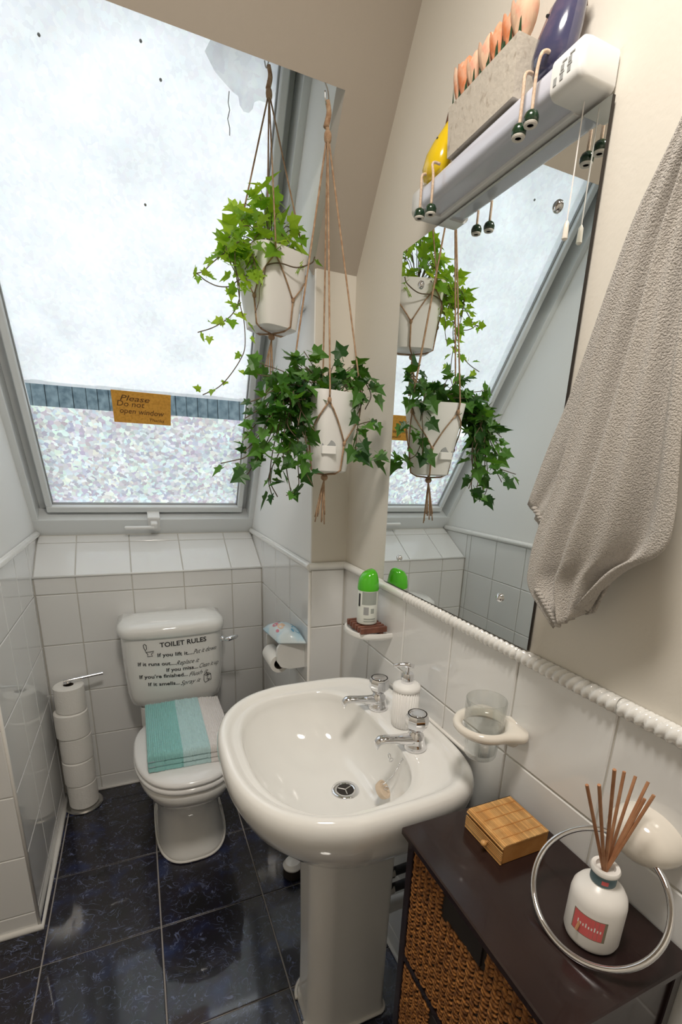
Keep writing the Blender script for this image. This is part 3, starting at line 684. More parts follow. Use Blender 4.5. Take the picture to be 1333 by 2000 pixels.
# ledge: slide from the inner rim to the bowl edge
for f in (.35, .7): loops.append([tuple(a_*(1-f)+b_*f for a_, b_ in zip(p, q)) for p, q in zip(L0, B0)])
loops.append(B0)
for k in range(1, 19):
    t = k/18; ang = t*PI/2
    s = math.cos(ang)**.80*(1-.10)+.10 if t < 1 else .10
    z = .8265 - .150*math.sin(ang)**1.12
    cx_ = .487+(.556-.487)*t**1.2
    if k == 1: s = .985; z = .822
    loops.append(bowl(cx_, s, s, z, 2.4-.4*t))
loops.append(bowl(.556, .10, .065, .676, 2.0))
MB().loft(loops, True, True).build('basin', M['ceramic'], wbn, smooth=RND)
def pedl(x0, x1, hw, z, r=.055, N=14):
    pts = []
    for cxx, cyy, a0 in ((x0+r, BY-hw+r, PI), (x1-.02, BY-hw+.02, 1.5*PI), (x1-.02, BY+hw-.02, 0), (x0+r, BY+hw-r, .5*PI)):
        rr = r if cxx == x0+r else .02
        for k in range(N+1):
            a_ = a0+PI/2*k/N; pts.append((cxx+rr*math.cos(a_), cyy+rr*math.sin(a_), z))
    return pts
MB().loft([pedl(.452, .665, .084, .001), pedl(.454, .665, .083, .012), pedl(.458, .665, .080, .035), pedl(.459, .665, .079, .2), pedl(.457, .665, .082, .45), pedl(.454, .665, .086, .58), pedl(.448, .67, .092, .63)]).build('pedestal', M['ceramic'], wbn, smooth=1.1)
MB().tube([(p[0], p[1], .005) for p in pedl(.450, .667, .086, 0)], .005, 6).build('sealant', M['seal'], wbn, smooth=RND)
zd = .6768
MB().lathe([(.0, zd+.001), (.0195, zd+.0012), (.022, zd+.003), (.032, zd+.0035), (.034, zd+.001), (.033, zd-.004)], (.556, BY, 0), 36, cap=False).build('waste_ring', M['chrome'], wbn, smooth=RND)
MB().lathe([(.0, zd+.0026), (.0205, zd+.0028)], (.556, BY, 0), 24).build('drain_hole', M['dark_hole'], wbn)
for k in range(3):
    a_ = 2*PI*k/3+.4; MB().tube([(.556, BY, zd+.0026), (.556+.018*math.cos(a_), BY+.018*math.sin(a_), zd+.0026)], .0014, 6).build('drain_bar', M['steel'], wbn)
MB().tube([(XR-.003, BY-.185, .838), (XR-.003, BY+.185, .838)], .0045, 6).build('wall_sealant', M['seal'], wbn, smooth=RND)
def tap(x, y, ang=0.0):
    t = MB(); z0 = .8275
    ta = thing('basin_tap', (x, y, z0), 'chrome basin tap with faceted knob', 'tap', 'chrome basin taps')
    MB().lathe([(.025, z0), (.026, z0+.003), (.022, z0+.010), (.0195, z0+.022), (.018, z0+.034), (.013, z0+.040), (.010, z0+.046)], (x, y, 0), 28).build('base', M['chrome'], ta, smooth=RND)
    d = Vector((-math.cos(ang), math.sin(ang), 0)); o = Vector((x, y, z0))
    zz_ = Vector((0, 0, 1)); loops = []
    side = Vector((-d.y, d.x, 0))
    for s, hz, w_, h_ in ((.005, .022, .016, .015), (.03, .026, .0145, .011), (.055, .031, .0135, .009), (.076, .0345, .0135, .0085), (.088, .034, .013, .009), (.094, .026, .0115, .008), (.096, .018, .0105, .004)):
        c = o+d*s+zz_*hz; L = []
        for k in range(16):
            a_ = 2*PI*k/16; L.append(c+side*w_*math.cos(a_)*.95+(zz_*math.sin(a_) + (d*.5*math.sin(a_) if s > .09 else Vector()))*h_)
        loops.append(L)
    MB().loft(loops).build('spout', M['chrome'], ta, smooth=1.2)
    kb = MB().lathe([(.014, z0+.044), (.019, z0+.048), (.0245, z0+.055), (.0255, z0+.066), (.0245, z0+.078), (.021, z0+.083), (.017, z0+.0835), (.015, z0+.0815), (.0, z0+.0815)], (x, y, 0), 8, ph=.2).build('knob', M['chrome'], ta, smooth=.5)
    MB().lathe([(.0165, z0+.083), (.020, z0+.0845), (.0165, z0+.0855), (.0, z0+.0845)], (x, y, 0), 24).build('knob_cap', M['chrome'], kb, smooth=RND)
    MB().lathe([(.0195, z0+.0838), (.0212, z0+.0838), (.0212, z0+.0848), (.0195, z0+.0848), (.0195, z0+.0838)], (x, y, 0), 24, cap=False).build('knob_ring', M['dark_hole'], kb, smooth=RND)
    return ta
ta = tap(.680, -1.098, .05); ta['label'] = 'chrome basin tap nearer the window with faceted knob'
tb = tap(.676, -1.288, .05); tb['label'] = 'chrome basin tap nearer the cabinet with plug chain attached'
# plug and chain
pz = Vector((.604, -1.285, .7215))
pg = thing('basin_plug', pz, 'pale rubber plug on a chain lying in the basin', 'plug')
Mx = Matrix.Translation(pz+Vector((0, 0, .012))) @ Matrix.Rotation(.75, 4, 'Y') @ Matrix.Rotation(.5, 4, 'X')
MB().lathe([(.0, -.007), (.018, -.007), (.0205, .0), (.021, .005), (.017, .006), (.015, .004), (.0, .004)], n=28).xform(Mx).build('disc', M['plug'], pg, smooth=SM)
MB().torus((0, 0, .010), .006, .0012, (1, 0, 0), (0, 0, 1), 16, 6).xform(Mx).build('ring', M['chrome'], pg, smooth=RND)
ch = spline([pz+Vector((0, 0, .026)), (.625, -1.287, .765), (.645, -1.290, .806), (.656, -1.292, .834), (.665, -1.300, .838)], 9)
b = MB()
for k in range(len(ch)-1):
    for f in (0, .5): b.ball(ch[k].lerp(ch[k+1], f), .0019, 6, 4)
b.tube(ch, .0007, 5); b.build('chain', M['chrome'], pg, smooth=RND)
b = MB().torus((.628, -1.262, .800), .006, .0013, (0, 1, 0), (0, 0, 1), 14, 6).torus((.630, -1.268, .7935), .0045, .0012, (1, 0, 0), (0, 0, 1), 12, 6); b.build('chain_ring', M['chrome'], pg, smooth=RND)

# soap dispenser
sd = (.703, -1.192, .8275); z0 = sd[2]
so = thing('soap_dispenser', sd, 'ribbed white soap dispenser with chrome pump between the taps', 'soap dispenser')
MB().lathe([(.028, z0), (.030, z0+.002), (.0305, z0+.02), (.0315, z0+.094)], (sd[0], sd[1], 0), 240, rm=lambda a_: 1+.028*math.cos(30*a_)).build('ribbed_body', M['pot'], so, smooth=RND)
MB().lathe([(.0315, z0+.093), (.0335, z0+.096), (.0335, z0+.101), (.031, z0+.106), (.022, z0+.110), (.0, z0+.111)], (sd[0], sd[1], 0), 36).build('shoulder', M['pot'], so, smooth=SM)
pu = MB().lathe([(.0135, z0+.109), (.0145, z0+.112), (.0145, z0+.130), (.0125, z0+.135), (.0045, z0+.136), (.0042, z0+.152), (.0, z0+.152)], (sd[0], sd[1], 0), 24).build('pump', M['chrome'], so, smooth=SM)
MB().tube([(sd[0]+.010, sd[1]-.010, z0+.153), (sd[0]-.004, sd[1], z0+.1555), (sd[0]-.018, sd[1]+.006, z0+.155), (sd[0]-.034, sd[1]+.010, z0+.152)], [.0045, .0065, .005, .003], 12).build('nozzle', M['chrome'], pu, smooth=RND)

# pipes behind the pedestal
for k, (zz_, r, yy_, m_, lb) in enumerate(((.352, .012, -1.168, 'dark_metal', 'upper dark pipe behind the basin pedestal'), (.300, .012, -1.172, 'dark_metal', 'lower dark pipe behind the basin pedestal'), (.245, .019, -1.175, 'plastic', 'fat white waste pipe behind the basin pedestal'))):
    pp = thing('pipe', (.72, yy_, zz_), lb, 'pipe')
    MB().tube([(XR+.004, yy_, zz_), (.6725, yy_, zz_-.004)], r, 14).build('tube', M[m_], pp, smooth=SM)
    if k < 2:
        MB().tube([(.700, yy_, zz_), (.722, yy_, zz_)], r*1.35, 8).build('valve_nut', M['steel'], pp, smooth=.5)
        MB().tube([(.711, yy_-.008, zz_+.01), (.711, yy_-.014, zz_+.026)], .005, 8).box((.703, yy_-.019, zz_+.024), (.722, yy_-.011, zz_+.032), .002).build('valve_lever', M['dark_metal'], pp)
        MB().torus((.695+.004*k, yy_, zz_-.004), r+.0025, .0018, (0, 1, 0), (0, 0, 1), 16, 5).build('cable_tie', M['dark_metal'], pp)
rc = atz(572, 1692, .035)
rt = thing('floor_container', (rc.x, rc.y, 0), 'small round white topped container on the floor behind the pedestal', 'container')
MB().lathe([(.030, 0), (.034, .004), (.033, .040)], (rc.x, rc.y, 0), 24).build('body', M['dark_hole'], rt, smooth=SM)
MB().lathe([(.034, .040), (.035, .046), (.026, .060), (.0, .066)], (rc.x, rc.y, 0), 24).build('lid', M['seat'], rt, smooth=SM)

# ------------------------------------------------------------------ ceiling lamp
lm_ = thing('ceiling_lamp', (LAMP_AT[0], LAMP_AT[1], LAMP_AT[2]), 'round white ceiling lamp above the camera', 'lamp')
MB().lathe([(.0, 2.552), (.17, 2.552), (.175, 2.535), (.165, 2.515), (.15, 2.512), (.0, 2.512)], (LAMP_AT[0], LAMP_AT[1], 0), 40).build('housing', M['plastic'], lm_, smooth=SM)
ll = bpy.data.lights.new('lamp_light', 'AREA'); ll.shape = 'DISK'; ll.size = .30; ll.energy = LAMP_W; ll.color = (1.0, 0.93, 0.84)
lo_ = bpy.data.objects.new('lamp_light', ll); COL.objects.link(lo_); lo_.parent = lm_; lo_.location = (0, 0, .005)

# ------------------------------------------------------------------ mirror
my0, my1, mz0, mz1 = -1.482, -0.936, 1.122, 1.895
mi_ = thing('wall_mirror', (XR, -1.2, mz0), 'frameless rectangular mirror with corner screws above the basin', 'mirror')
xm = XR-.006
MB().box((XR-.0005, my0, mz0), (xm+.0006, my1, mz1)).build('backing', M['dark_hole'], mi_)
MB().add([(xm, my0, mz0), (xm, my1, mz0), (xm, my1, mz1), (xm, my0, mz1)], [(0, 1, 2, 3)]).build('glass', M['mirror'], mi_, fix=False)
for yy_, zz_ in ((-1.411, 1.800), (-1.028, 1.804), (-1.016, 1.198), (-1.399, 1.196)):
    MB().lathe([(.0085, 0), (.0085, -.002), (.006, -.005), (.0, -.006)], (xm, yy_, zz_), 18, axis='x').build('screw_cap', M['chrome'], mi_, smooth=RND)

# ------------------------------------------------------------------ shaver light above the mirror
fx0, fy0, fy1, fz0, fz1 = .704, -1.478, -1.062, 1.900, 1.946
sl = thing('shaver_light', (.735, -1.27, fz0), 'slim wall light with white end caps above the mirror', 'wall light')
def rbox(y0, y1, x0, x1, z0, z1, r, nr=5):
    L = []
    for cx_, cz_, a0 in ((x0+r, z0+r, PI), (x1, z0, None), (x1, z1, None), (x0+r, z1-r, PI/2)):
        if a0 is None: L.append((cx_, cz_)); continue
        for k in range(nr+1):
            t = a0 + (PI/2*k/nr); L.append((cx_+r*math.cos(t), cz_+r*math.sin(t)))
    return L
def cap_mb(y0, y1, gx=0, r=.012):
    d = 1 if y1 > y0 else -1
    lo2 = []
    for yv, ins in ((y0, 0), (y1-d*.006, 0), (y1-d*.0015, .003), (y1, .008)):
        lo2.append([(a_, yv, c) for a_, c in rbox(0, 0, fx0+ins-gx, XR+.0, fz0+ins*.8, fz1-ins*.8, r)])
    return MB().loft(lo2)
cap_mb(-1.428, fy0).build('end_cap', M['plastic'], sl, smooth=.9)
cap_mb(-1.100, fy1).build('end_cap', M['plastic'], sl, smooth=.9)
MB().loft([[(a_, yv, c) for a_, c in rbox(0, 0, fx0+.002, XR-.014, fz0+.004, fz1-.002, .014)] for yv in (-1.428, -1.100)]).build('diffuser', M['diffuser'], sl, smooth=.9)
MB().box((XR-.016, -1.428, fz0-.002), (XR, -1.100, fz1), .001).build('back_plate', M['plastic'], sl)
# socket symbols printed on the near cap
for yv, zv, hh in ((-1.436, 1.918, .010), (-1.447, 1.917, .007), (-1.447, 1.931, .007), (-1.459, 1.920, .007), (-1.459, 1.934, .007)):
    zv = 1.9225+(zv-1.928)*.72; hh *= .8
    MB().box((fx0-.0006, yv-.0026, zv-hh/2), (fx0+.001, yv+.0026, zv+hh/2)).build('socket_symbol', M['grey'], sl)
for yv, zv in ((-1.447, 1.924), (-1.459, 1.927), (-1.450, 1.9385), (-1.462, 1.941)):
    zv = 1.9225+(zv-1.928)*.72
    MB().box((fx0-.0006, yv-.0038, zv-.0008), (fx0+.001, yv+.0038, zv+.0008)).build('printed_word', M['grey'], sl)
# pull cord
pc = thing('pull_cord', (.747, -1.448, 1.742), 'thin white pull cord with toggle hanging in front of the mirror', 'pull cord')
MB().tube([(.747, -1.4485, fz0), (.747, -1.448, 1.765)], .0009, 6).build('cord', M['white'], pc)
MB().lathe([(.0015, 1.766), (.0035, 1.762), (.0042, 1.744), (.002, 1.742)], (.747, -1.448, 0), 10).build('toggle', M['cream_ceramic'], pc, smooth=SM)

# ------------------------------------------------------------------ ornaments on the light
pz0 = fz1+.0005
pb = thing('flower_planter', (.73, -1.265, pz0), 'weathered stone trough on top of the wall light', 'planter')
def trough(b, x0, x1, y0, y1, z0, z1, t=.006, fl=.003):
    b.loft([[(x0+fl, y0+fl, z0), (x1-fl, y0+fl, z0), (x1-fl, y1-fl, z0), (x0+fl, y1-fl, z0)], [(x0, y0, z1), (x1, y0, z1), (x1, y1, z1), (x0, y1, z1)], [(x0+t, y0+t, z1), (x1-t, y0+t, z1), (x1-t, y1-t, z1), (x0+t, y1-t, z1)], [(x0+t, y0+t, z1-.02), (x1-t, y0+t, z1-.02), (x1-t, y1-t, z1-.02), (x0+t, y1-t, z1-.02)]])
    return b
trough(MB(), .702, .758, -1.352, -1.180, pz0, 2.018).build('trough', M['planter'], pb)
MB().box((.7085, -1.3455, 1.997), (.7515, -1.1865, 2.003)).build('filling', M['soil'], pb)
def petal_cup(c, r, h, seed):
    b = MB(); rr = random.Random(seed)
    for layer, (n, k, open_) in enumerate(((5, 1.0, 1.0), (4, .72, .8))):
        for i in range(n):
            a0 = 2*PI*i/n + layer*.5 + rr.random()*.3; wd = 2*PI/n*.72; loops = []
            for s in range(6):
                t = s/5; rad = r*k*(.25+.95*math.sin(t*1.9)*open_*.9); z = h*(t**.9)
                ww = wd*(math.sin(PI*min(.97, .12+t*.80))**.6)
                loops.append([(c[0]+rad*math.cos(a0+ww*u)*(1-.05*abs(u)), c[1]+rad*math.sin(a0+ww*u)*(1-.05*abs(u)), c[2]+z+.0015*rr.random()-(abs(u)**2)*.004*t) for u in (-1, -.5, 0, .5, 1)])
            b.loft(loops, False, False, closed=False)
    return b
fpos = [(-1.190, .724), (-1.207, .722), (-1.228, .724), (-1.246, .736), (-1.262, .722), (-1.284, .724), (-1.300, .736), (-1.314, .724), (-1.334, .724)]
wh = ['end tulip by the yellow ornament', 'second tulip from the yellow ornament', 'third tulip from the yellow ornament', 'fourth tulip from the yellow ornament', 'middle tulip', 'fourth tulip from the blue ornament', 'third tulip from the blue ornament', 'second tulip from the blue ornament', 'tulip right beside the blue ornament']
for k, (yv, xv) in enumerate(fpos):
    zb_ = 2.003; tl = thing('tulip', (xv, yv, zb_), 'peach fabric ' + wh[k] + ' in the stone trough', 'flower', 'peach tulips in the stone trough')
    hh = .050+.010*R_.random()
    MB().tube([(xv, yv, zb_+.0005), (xv-.002, yv, zb_+.012)], .0022, 6).build('stem', M['darkleaf'], tl)
    petal_cup((xv-.002, yv, zb_+.009), .0158+.003*R_.random(), hh, k).build('petals', M[('petal', 'petal2', 'petal3', 'petal', 'petal3', 'petal2', 'petal', 'petal2', 'petal3')[k]], tl, smooth=RND)
    for sgn in (-1, 1):
        b = MB().add([(.7105, yv+sgn*.004, zb_+.001), (.7100, yv+sgn*.0125, zb_+.020), (.7085, yv+sgn*.0095, zb_+.044), (.7090, yv+sgn*.006, zb_+.020)], [(0, 1, 2, 3)]); b.build('leaf', M['darkleaf'], tl)
def sitter(name, label, x, y, z, prof, lean, bodym, stem_m, beads, shape=(1, 1)):
    t = thing(name, (x, y, z), label, 'ornament')
    b = MB(); loops = []; n = 20
    for (s, r, dx, dy) in prof:
        loops.append([(x+dx+r*shape[0]*math.cos(2*PI*i/n), y+dy+r*shape[1]*math.sin(2*PI*i/n), z+s) for i in range(n)])
    b.loft(loops).build('body', bodym, t, smooth=RND)
    return t
# yellow one
yb = sitter('fruit_ornament', 'glossy yellow shelf sitting ornament with dangling cord legs', .730, -1.113, pz0, [(.0, .012, -.004, 0), (.006, .021, -.005, 0), (.022, .025, -.004, 0), (.042, .0235, -.001, -.001), (.060, .018, .003, -.004), (.076, .0105, .007, -.010), (.086, .006, .008, -.015)], 0, M['yellow'], None, None, (.9, 1.35))
MB().tube([(.738, -1.127, pz0+.084), (.739, -1.130, pz0+.100)], [.0065, .0055], 10).build('stalk', M['brownstem'], yb, smooth=SM)
for dy, zz_ in ((-.006, .060), (.010, .052)): MB().ball((.7180, -1.118+dy, pz0+zz_), .0022, 8, 6).build('eye', M['black'], yb, smooth=RND)
bl = sitter('aubergine_ornament', 'dusky blue shelf sitting ornament with dangling cord legs', .735, -1.398, pz0, [(.0, .014, -.004, 0), (.006, .024, -.006, 0), (.024, .0285, -.006, 0), (.048, .028, -.002, -.002), (.072, .024, .002, -.006), (.090, .017, .006, -.010), (.100, .008, .008, -.013)], 0, M['blue'], None, None, (.9, 1.15))
for k in range(6):
    a_ = k*1.05; MB().tube([(.742, -1.411, pz0+.101), (.742+.014*math.cos(a_), -1.411+.014*math.sin(a_), pz0+.093), (.742+.022*math.cos(a_), -1.411+.020*math.sin(a_), pz0+.080)], [.006, .005, .001], 6).build('calyx', M['brownstem'], bl)
MB().tube([(.742, -1.411, pz0+.098), (.744, -1.415, pz0+.118)], .004, 8).build('stalk', M['brownstem'], bl)
MB().tube([(.7135, -1.398, pz0+.062), (.7122, -1.394, pz0+.064)], .0018, 6).build('eye', M['black'], bl)
for ob, legs in ((yb, ((-1.112, 1.955, (820, 418)), (-1.146, 1.958, (842, 410)))), (bl, ((-1.382, 1.956, (1014, 258)), (-1.412, 1.962, (1038, 232))))):
    for (yv, zv, px) in legs:
        e = atx(px[0], px[1], .694)
        lg = MB().tube(spline([(.714, yv, zv-.001), (.703, yv, zv-.001), (.696, yv+(e.y-yv)*.3, zv-.008), (.694, e.y, zv-.03), (.694, e.y, e.z+.004)], 5), .0024, 8).build('cord_leg', M['legrope'], ob, smooth=RND)
        MB().lathe([(.0035, .0095), (.0085, .006), (.0105, .001), (.0100, -.0045), (.0088, -.0062)], (.694, e.y, e.z), 18).build('foot', M['greenshoe'], lg, smooth=RND)
        MB().lathe([(.0092, -.0055), (.0095, -.0062), (.0085, -.0082), (.0048, -.0084), (.0044, -.0070)], (.694, e.y, e.z), 18).build('sole', M['bead'], lg, smooth=SM)
        MB().lathe([(.0045, -.0072), (.0, -.0072)], (.694, e.y, e.z), 12).build('sole_plug', M['grey'], lg)

# ------------------------------------------------------------------ hanging ivy
def sq(a_, n=4.0): return 1.0/((abs(math.cos(a_))**n+abs(math.sin(a_))**n)**(1/n))
def leaf_mesh(name, m_, seed):
    r = random.Random(seed)
    out = [(0, -.04), (.20, -.20), (.46, -.10), (.36, .16), (.60, .38), (.30, .44), (.16, .70), (0, 1.02)]
    pts = []
    for x, y in out: pts.append((x*(1+.12*(r.random()-.5)), y*(1+.1*(r.random()-.5))))
    right = pts; left = [(-x*(1+.12*(r.random()-.5)), y) for x, y in pts[1:-1]][::-1]
    ring = right + left
    vs_ = [(x, y, .22*abs(x)-.18*max(0, y-.4)**2+.05*(r.random()-.5)) for x, y in ring] + [(0, .28, -.02)]
    n = len(ring); fs = [(i, (i+1) % n, n) for i in range(n)]
    vs_ += [(.022, 0, 0), (-.022, 0, 0), (.018, -.45, .10), (-.018, -.45, .10)]; fs.append((n+1, n+2, n+4, n+3))
    me = bpy.data.meshes.new(name); me.from_pydata(vs_, [], fs); me.materials.append(m_); return me
LM = {k: [leaf_mesh('ivy_leaf', M[k], s) for s in range(5)] for k in ('leafA', 'leafB')}
def pot_thing(cx_, cy_, zb_, ang, label, wt, wb_, h, window):
    t = thing('potted_ivy', (cx_, cy_, zb_), label, 'potted plant')
    rm = lambda a_: sq(a_-ang, 5.0)
    prof = [(0.001, zb_), (wb_-.008, zb_), (wb_-.001, zb_+.004), (wb_, zb_+.010), (wt, zb_+h-.003), (wt, zb_+h), (wt-.004, zb_+h), (wt-.005, zb_+h-.02), (.001, zb_+h-.02)]
    p = MB().lathe(prof, (cx_, cy_, 0), 64, rm=rm).build('pot', M['pot'], t, smooth=.8)
    MB().lathe([(.001, zb_+h-.019), (wt-.008, zb_+h-.017), (.001, zb_+h-.006)], (cx_, cy_, 0), 40, rm=rm).build('soil', M['soil'], t, smooth=RND)
    if window:
        c = aty(*window, cy_-.0600); yw = c.y-.001
        b = MB(); n = 12; b.add([(c.x+.018*math.cos(PI*k/n), yw+.000, c.z+.016*math.sin(PI*k/n)) for k in range(n+1)]+[(c.x-.018, yw+.012, c.z-.012), (c.x+.018, yw+.012, c.z-.012)], [])
        MB().prism([(c.x+.018*math.cos(PI*k/n), yw, c.z+.012+.014*math.sin(PI*k/n)) for k in range(n+1)], (0, .012, 0)).build('water_window', M['grey'], p)
        MB().box((c.x-.018, yw-.0008, c.z-.008), (c.x+.020, yw+.016, c.z+.013), .002).build('filler_flap', M['pot'], p)
    return t
def leaves_on(t, pts, kind, step, size, start=0.0, out=None, cnt=None):
    d = 0; nxt = start; made = 0
    for a_, b_ in zip(pts[:-1], pts[1:]):
        L = (b_-a_).length
        while nxt <= d+L:
            p = a_.lerp(b_, (nxt-d)/max(L, 1e-6)); tdir = (b_-a_).normalized()
            sz = size*(.62+.6*R_.random())
            o_ = Vector((R_.uniform(-1, 1), R_.uniform(-1, .6), R_.uniform(-.5, .7)))
            o_ = (o_-tdir*o_.dot(tdir)).normalized()
            # leaf normal faces outwards and up, tip droops
            nrm = (Vector((R_.uniform(-.6, .5), R_.uniform(-1.1, .35), R_.uniform(.05, .9)))).normalized()
            tip = (o_*.8 + Vector((0, 0, -.55)) + tdir*.35); tip = (tip-nrm*tip.dot(nrm)).normalized()
            Mq = Matrix((tip.cross(nrm), tip, nrm)).transposed().to_quaternion()
            pos = p + o_*.012*R_.random() + tip*sz*.42
            if pos.x > XR-.02: pos.x = XR-.02-R_.random()*.02
            sub(t, 'leaf', pos, Mq, R_.choice(LM[kind]), sz); made += 1
            nxt += step*(.6+.8*R_.random())
        d += L
    return made
def vine(t, px, ys, kind, step, size, start=.01, r=.0013, root=None, k=6):
    pts = [aty(x, y, yv) for (x, y), yv in zip(px, ys)]
    if root is not None: pts = [Vector(root)] + pts
    P = spline(pts, k)
    MB().tube(P, r, 5).build('vine_stem', M['stem'], t, smooth=RND)
    leaves_on(t, P, kind, step, size, start)
def lin(a_, b_, n): return [a_+(b_-a_)*i/max(1, n-1) for i in range(n)]
ra = lambda X, Y: (360+.22*X, 350+.22*Y)
rb_ = lambda X, Y: (400+.285*X, 660+.285*Y)
# upper, far pot
AX, AY, AZ = .535, -.615, 1.768
pA = pot_thing(AX, AY, AZ, .35, 'pale backlit ivy in white pot, hung higher and nearer the window', .080, .057, .180, None)
rootA = (AX, AY, AZ+.165)
for tx, ty_, dy in ((540,210,0), (500,260,.03), (680,90,.02), (670,160,0), (770,70,.0), (780,140,.02), (720,200,-.02), (900,270,.01), (830,290,-.03), (1010,480,0), (960,430,-.02), (930,560,-.07), (860,620,-.09), (400,380,.0), (430,480,-.03), (480,420,-.03), (560,600,-.085), (600,430,-.04), (620,520,-.07), (1040,690,-.05), (540,800,-.085), (590,790,-.085), (380,560,0), (330,610,.02), (410,720,-.02), (700,350,.03), (560,330,0), (820,440,.05), (640,270,.03), (500,350,.02), (740,440,-.06), (880,500,-.06), (900,390,0)):
    e = aty(*ra(tx, ty_), AY+dy); mid = Vector(rootA).lerp(e, .55)+Vector((0, -.005, .03))
    P = spline([rootA, mid, e], 5); MB().tube(P, .0011, 5).build('vine_stem', M['stem'], pA, smooth=RND)
    leaves_on(pA, P[5:], 'leafA', .030, .038, .008); leaves_on(pA, P[-2:], 'leafA', .02, .041, .003)
for px, y0, y1, stp, sz in (([(430,620),(350,660),(230,760),(165,820),(80,840)], -.66, -.66, .019, .021), ([(440,640),(480,880),(490,1060),(440,1180),(370,1250),(250,1320),(120,1360)], -.68, -.69, .019, .029),
                        ([(470,560),(490,1060),(530,1250),(540,1480),(500,1600),(400,1750),(300,1850),(165,1915)], -.70, -.70, .036, .022), ([(480,900),(420,950),(300,950),(190,900),(130,850),(80,830)], -.67, -.66, .024, .026),
                        ([(400,600),(400,680),(420,760),(470,860)], -.68, -.70, .014, .034), ([(430,520),(370,580),(340,620),(390,700)], -.66, -.68, .014, .036)):
    vine(pA, [ra(*q) for q in px], lin(y0, y1, len(px)), 'leafA', stp, sz, .07, root=rootA)
P = [aty(*ra(*q), -.705) for q in ((600,650),(650,820),(700,880),(720,800),(740,760),(850,745),(1000,785),(1130,745),(1160,690))]
MB().tube(spline(P, 5), .0017, 6).build('vine_stem', M['stem'], pA, smooth=RND); leaves_on(pA, P[-3:], 'leafA', .028, .022, .01)
MB().tube(spline([aty(*ra(*q), -.707) for q in ((705,880),(670,970),(665,1080),(630,1190))], 5), .0010, 6).build('vine_stem', M['stem'], pA, smooth=RND)
# lower, near pot
BX2, BY2_, BZ = .603, -.875, 1.402
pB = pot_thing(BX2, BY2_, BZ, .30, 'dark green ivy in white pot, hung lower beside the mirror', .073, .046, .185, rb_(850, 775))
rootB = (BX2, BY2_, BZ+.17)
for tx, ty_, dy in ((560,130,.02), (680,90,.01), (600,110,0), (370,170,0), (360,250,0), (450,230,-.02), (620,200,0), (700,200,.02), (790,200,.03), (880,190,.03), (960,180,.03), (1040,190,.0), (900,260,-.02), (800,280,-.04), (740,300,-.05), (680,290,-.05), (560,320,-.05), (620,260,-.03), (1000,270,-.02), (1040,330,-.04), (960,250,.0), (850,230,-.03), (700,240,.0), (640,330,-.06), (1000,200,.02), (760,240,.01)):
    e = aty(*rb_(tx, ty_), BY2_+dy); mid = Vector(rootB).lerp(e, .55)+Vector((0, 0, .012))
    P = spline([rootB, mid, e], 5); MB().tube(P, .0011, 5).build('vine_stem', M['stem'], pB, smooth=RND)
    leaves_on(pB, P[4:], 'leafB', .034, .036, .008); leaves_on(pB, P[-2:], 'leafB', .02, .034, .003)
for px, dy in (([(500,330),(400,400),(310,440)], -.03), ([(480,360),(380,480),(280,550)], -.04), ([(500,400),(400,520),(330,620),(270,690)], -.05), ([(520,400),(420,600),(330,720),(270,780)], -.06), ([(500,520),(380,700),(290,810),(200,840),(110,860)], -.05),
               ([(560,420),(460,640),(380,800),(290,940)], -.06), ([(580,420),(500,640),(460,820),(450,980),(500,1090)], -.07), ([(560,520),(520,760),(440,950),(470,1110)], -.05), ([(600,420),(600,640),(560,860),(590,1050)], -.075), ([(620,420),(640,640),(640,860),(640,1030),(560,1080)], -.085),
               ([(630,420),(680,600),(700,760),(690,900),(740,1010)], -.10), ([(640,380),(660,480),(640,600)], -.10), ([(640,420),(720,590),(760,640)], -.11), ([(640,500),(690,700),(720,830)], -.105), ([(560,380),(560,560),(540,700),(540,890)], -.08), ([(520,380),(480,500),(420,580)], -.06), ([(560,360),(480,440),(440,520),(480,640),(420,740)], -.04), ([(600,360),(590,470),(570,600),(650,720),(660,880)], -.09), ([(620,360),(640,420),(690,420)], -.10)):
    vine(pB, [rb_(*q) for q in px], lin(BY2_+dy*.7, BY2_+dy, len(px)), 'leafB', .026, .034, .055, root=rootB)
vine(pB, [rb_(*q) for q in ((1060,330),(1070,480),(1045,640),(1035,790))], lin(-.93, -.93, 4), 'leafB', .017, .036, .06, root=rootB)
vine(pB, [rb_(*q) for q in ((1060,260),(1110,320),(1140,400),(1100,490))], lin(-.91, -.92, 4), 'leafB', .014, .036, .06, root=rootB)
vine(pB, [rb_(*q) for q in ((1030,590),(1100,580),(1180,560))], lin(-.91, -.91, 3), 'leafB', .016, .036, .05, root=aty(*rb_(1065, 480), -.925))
vine(pB, [rb_(*q) for q in ((1040,790),(1130,830),(1190,800),(1240,770))], lin(-.91, -.90, 4), 'leafB', .018, .038, .03, root=aty(*rb_(1040, 700), -.925))

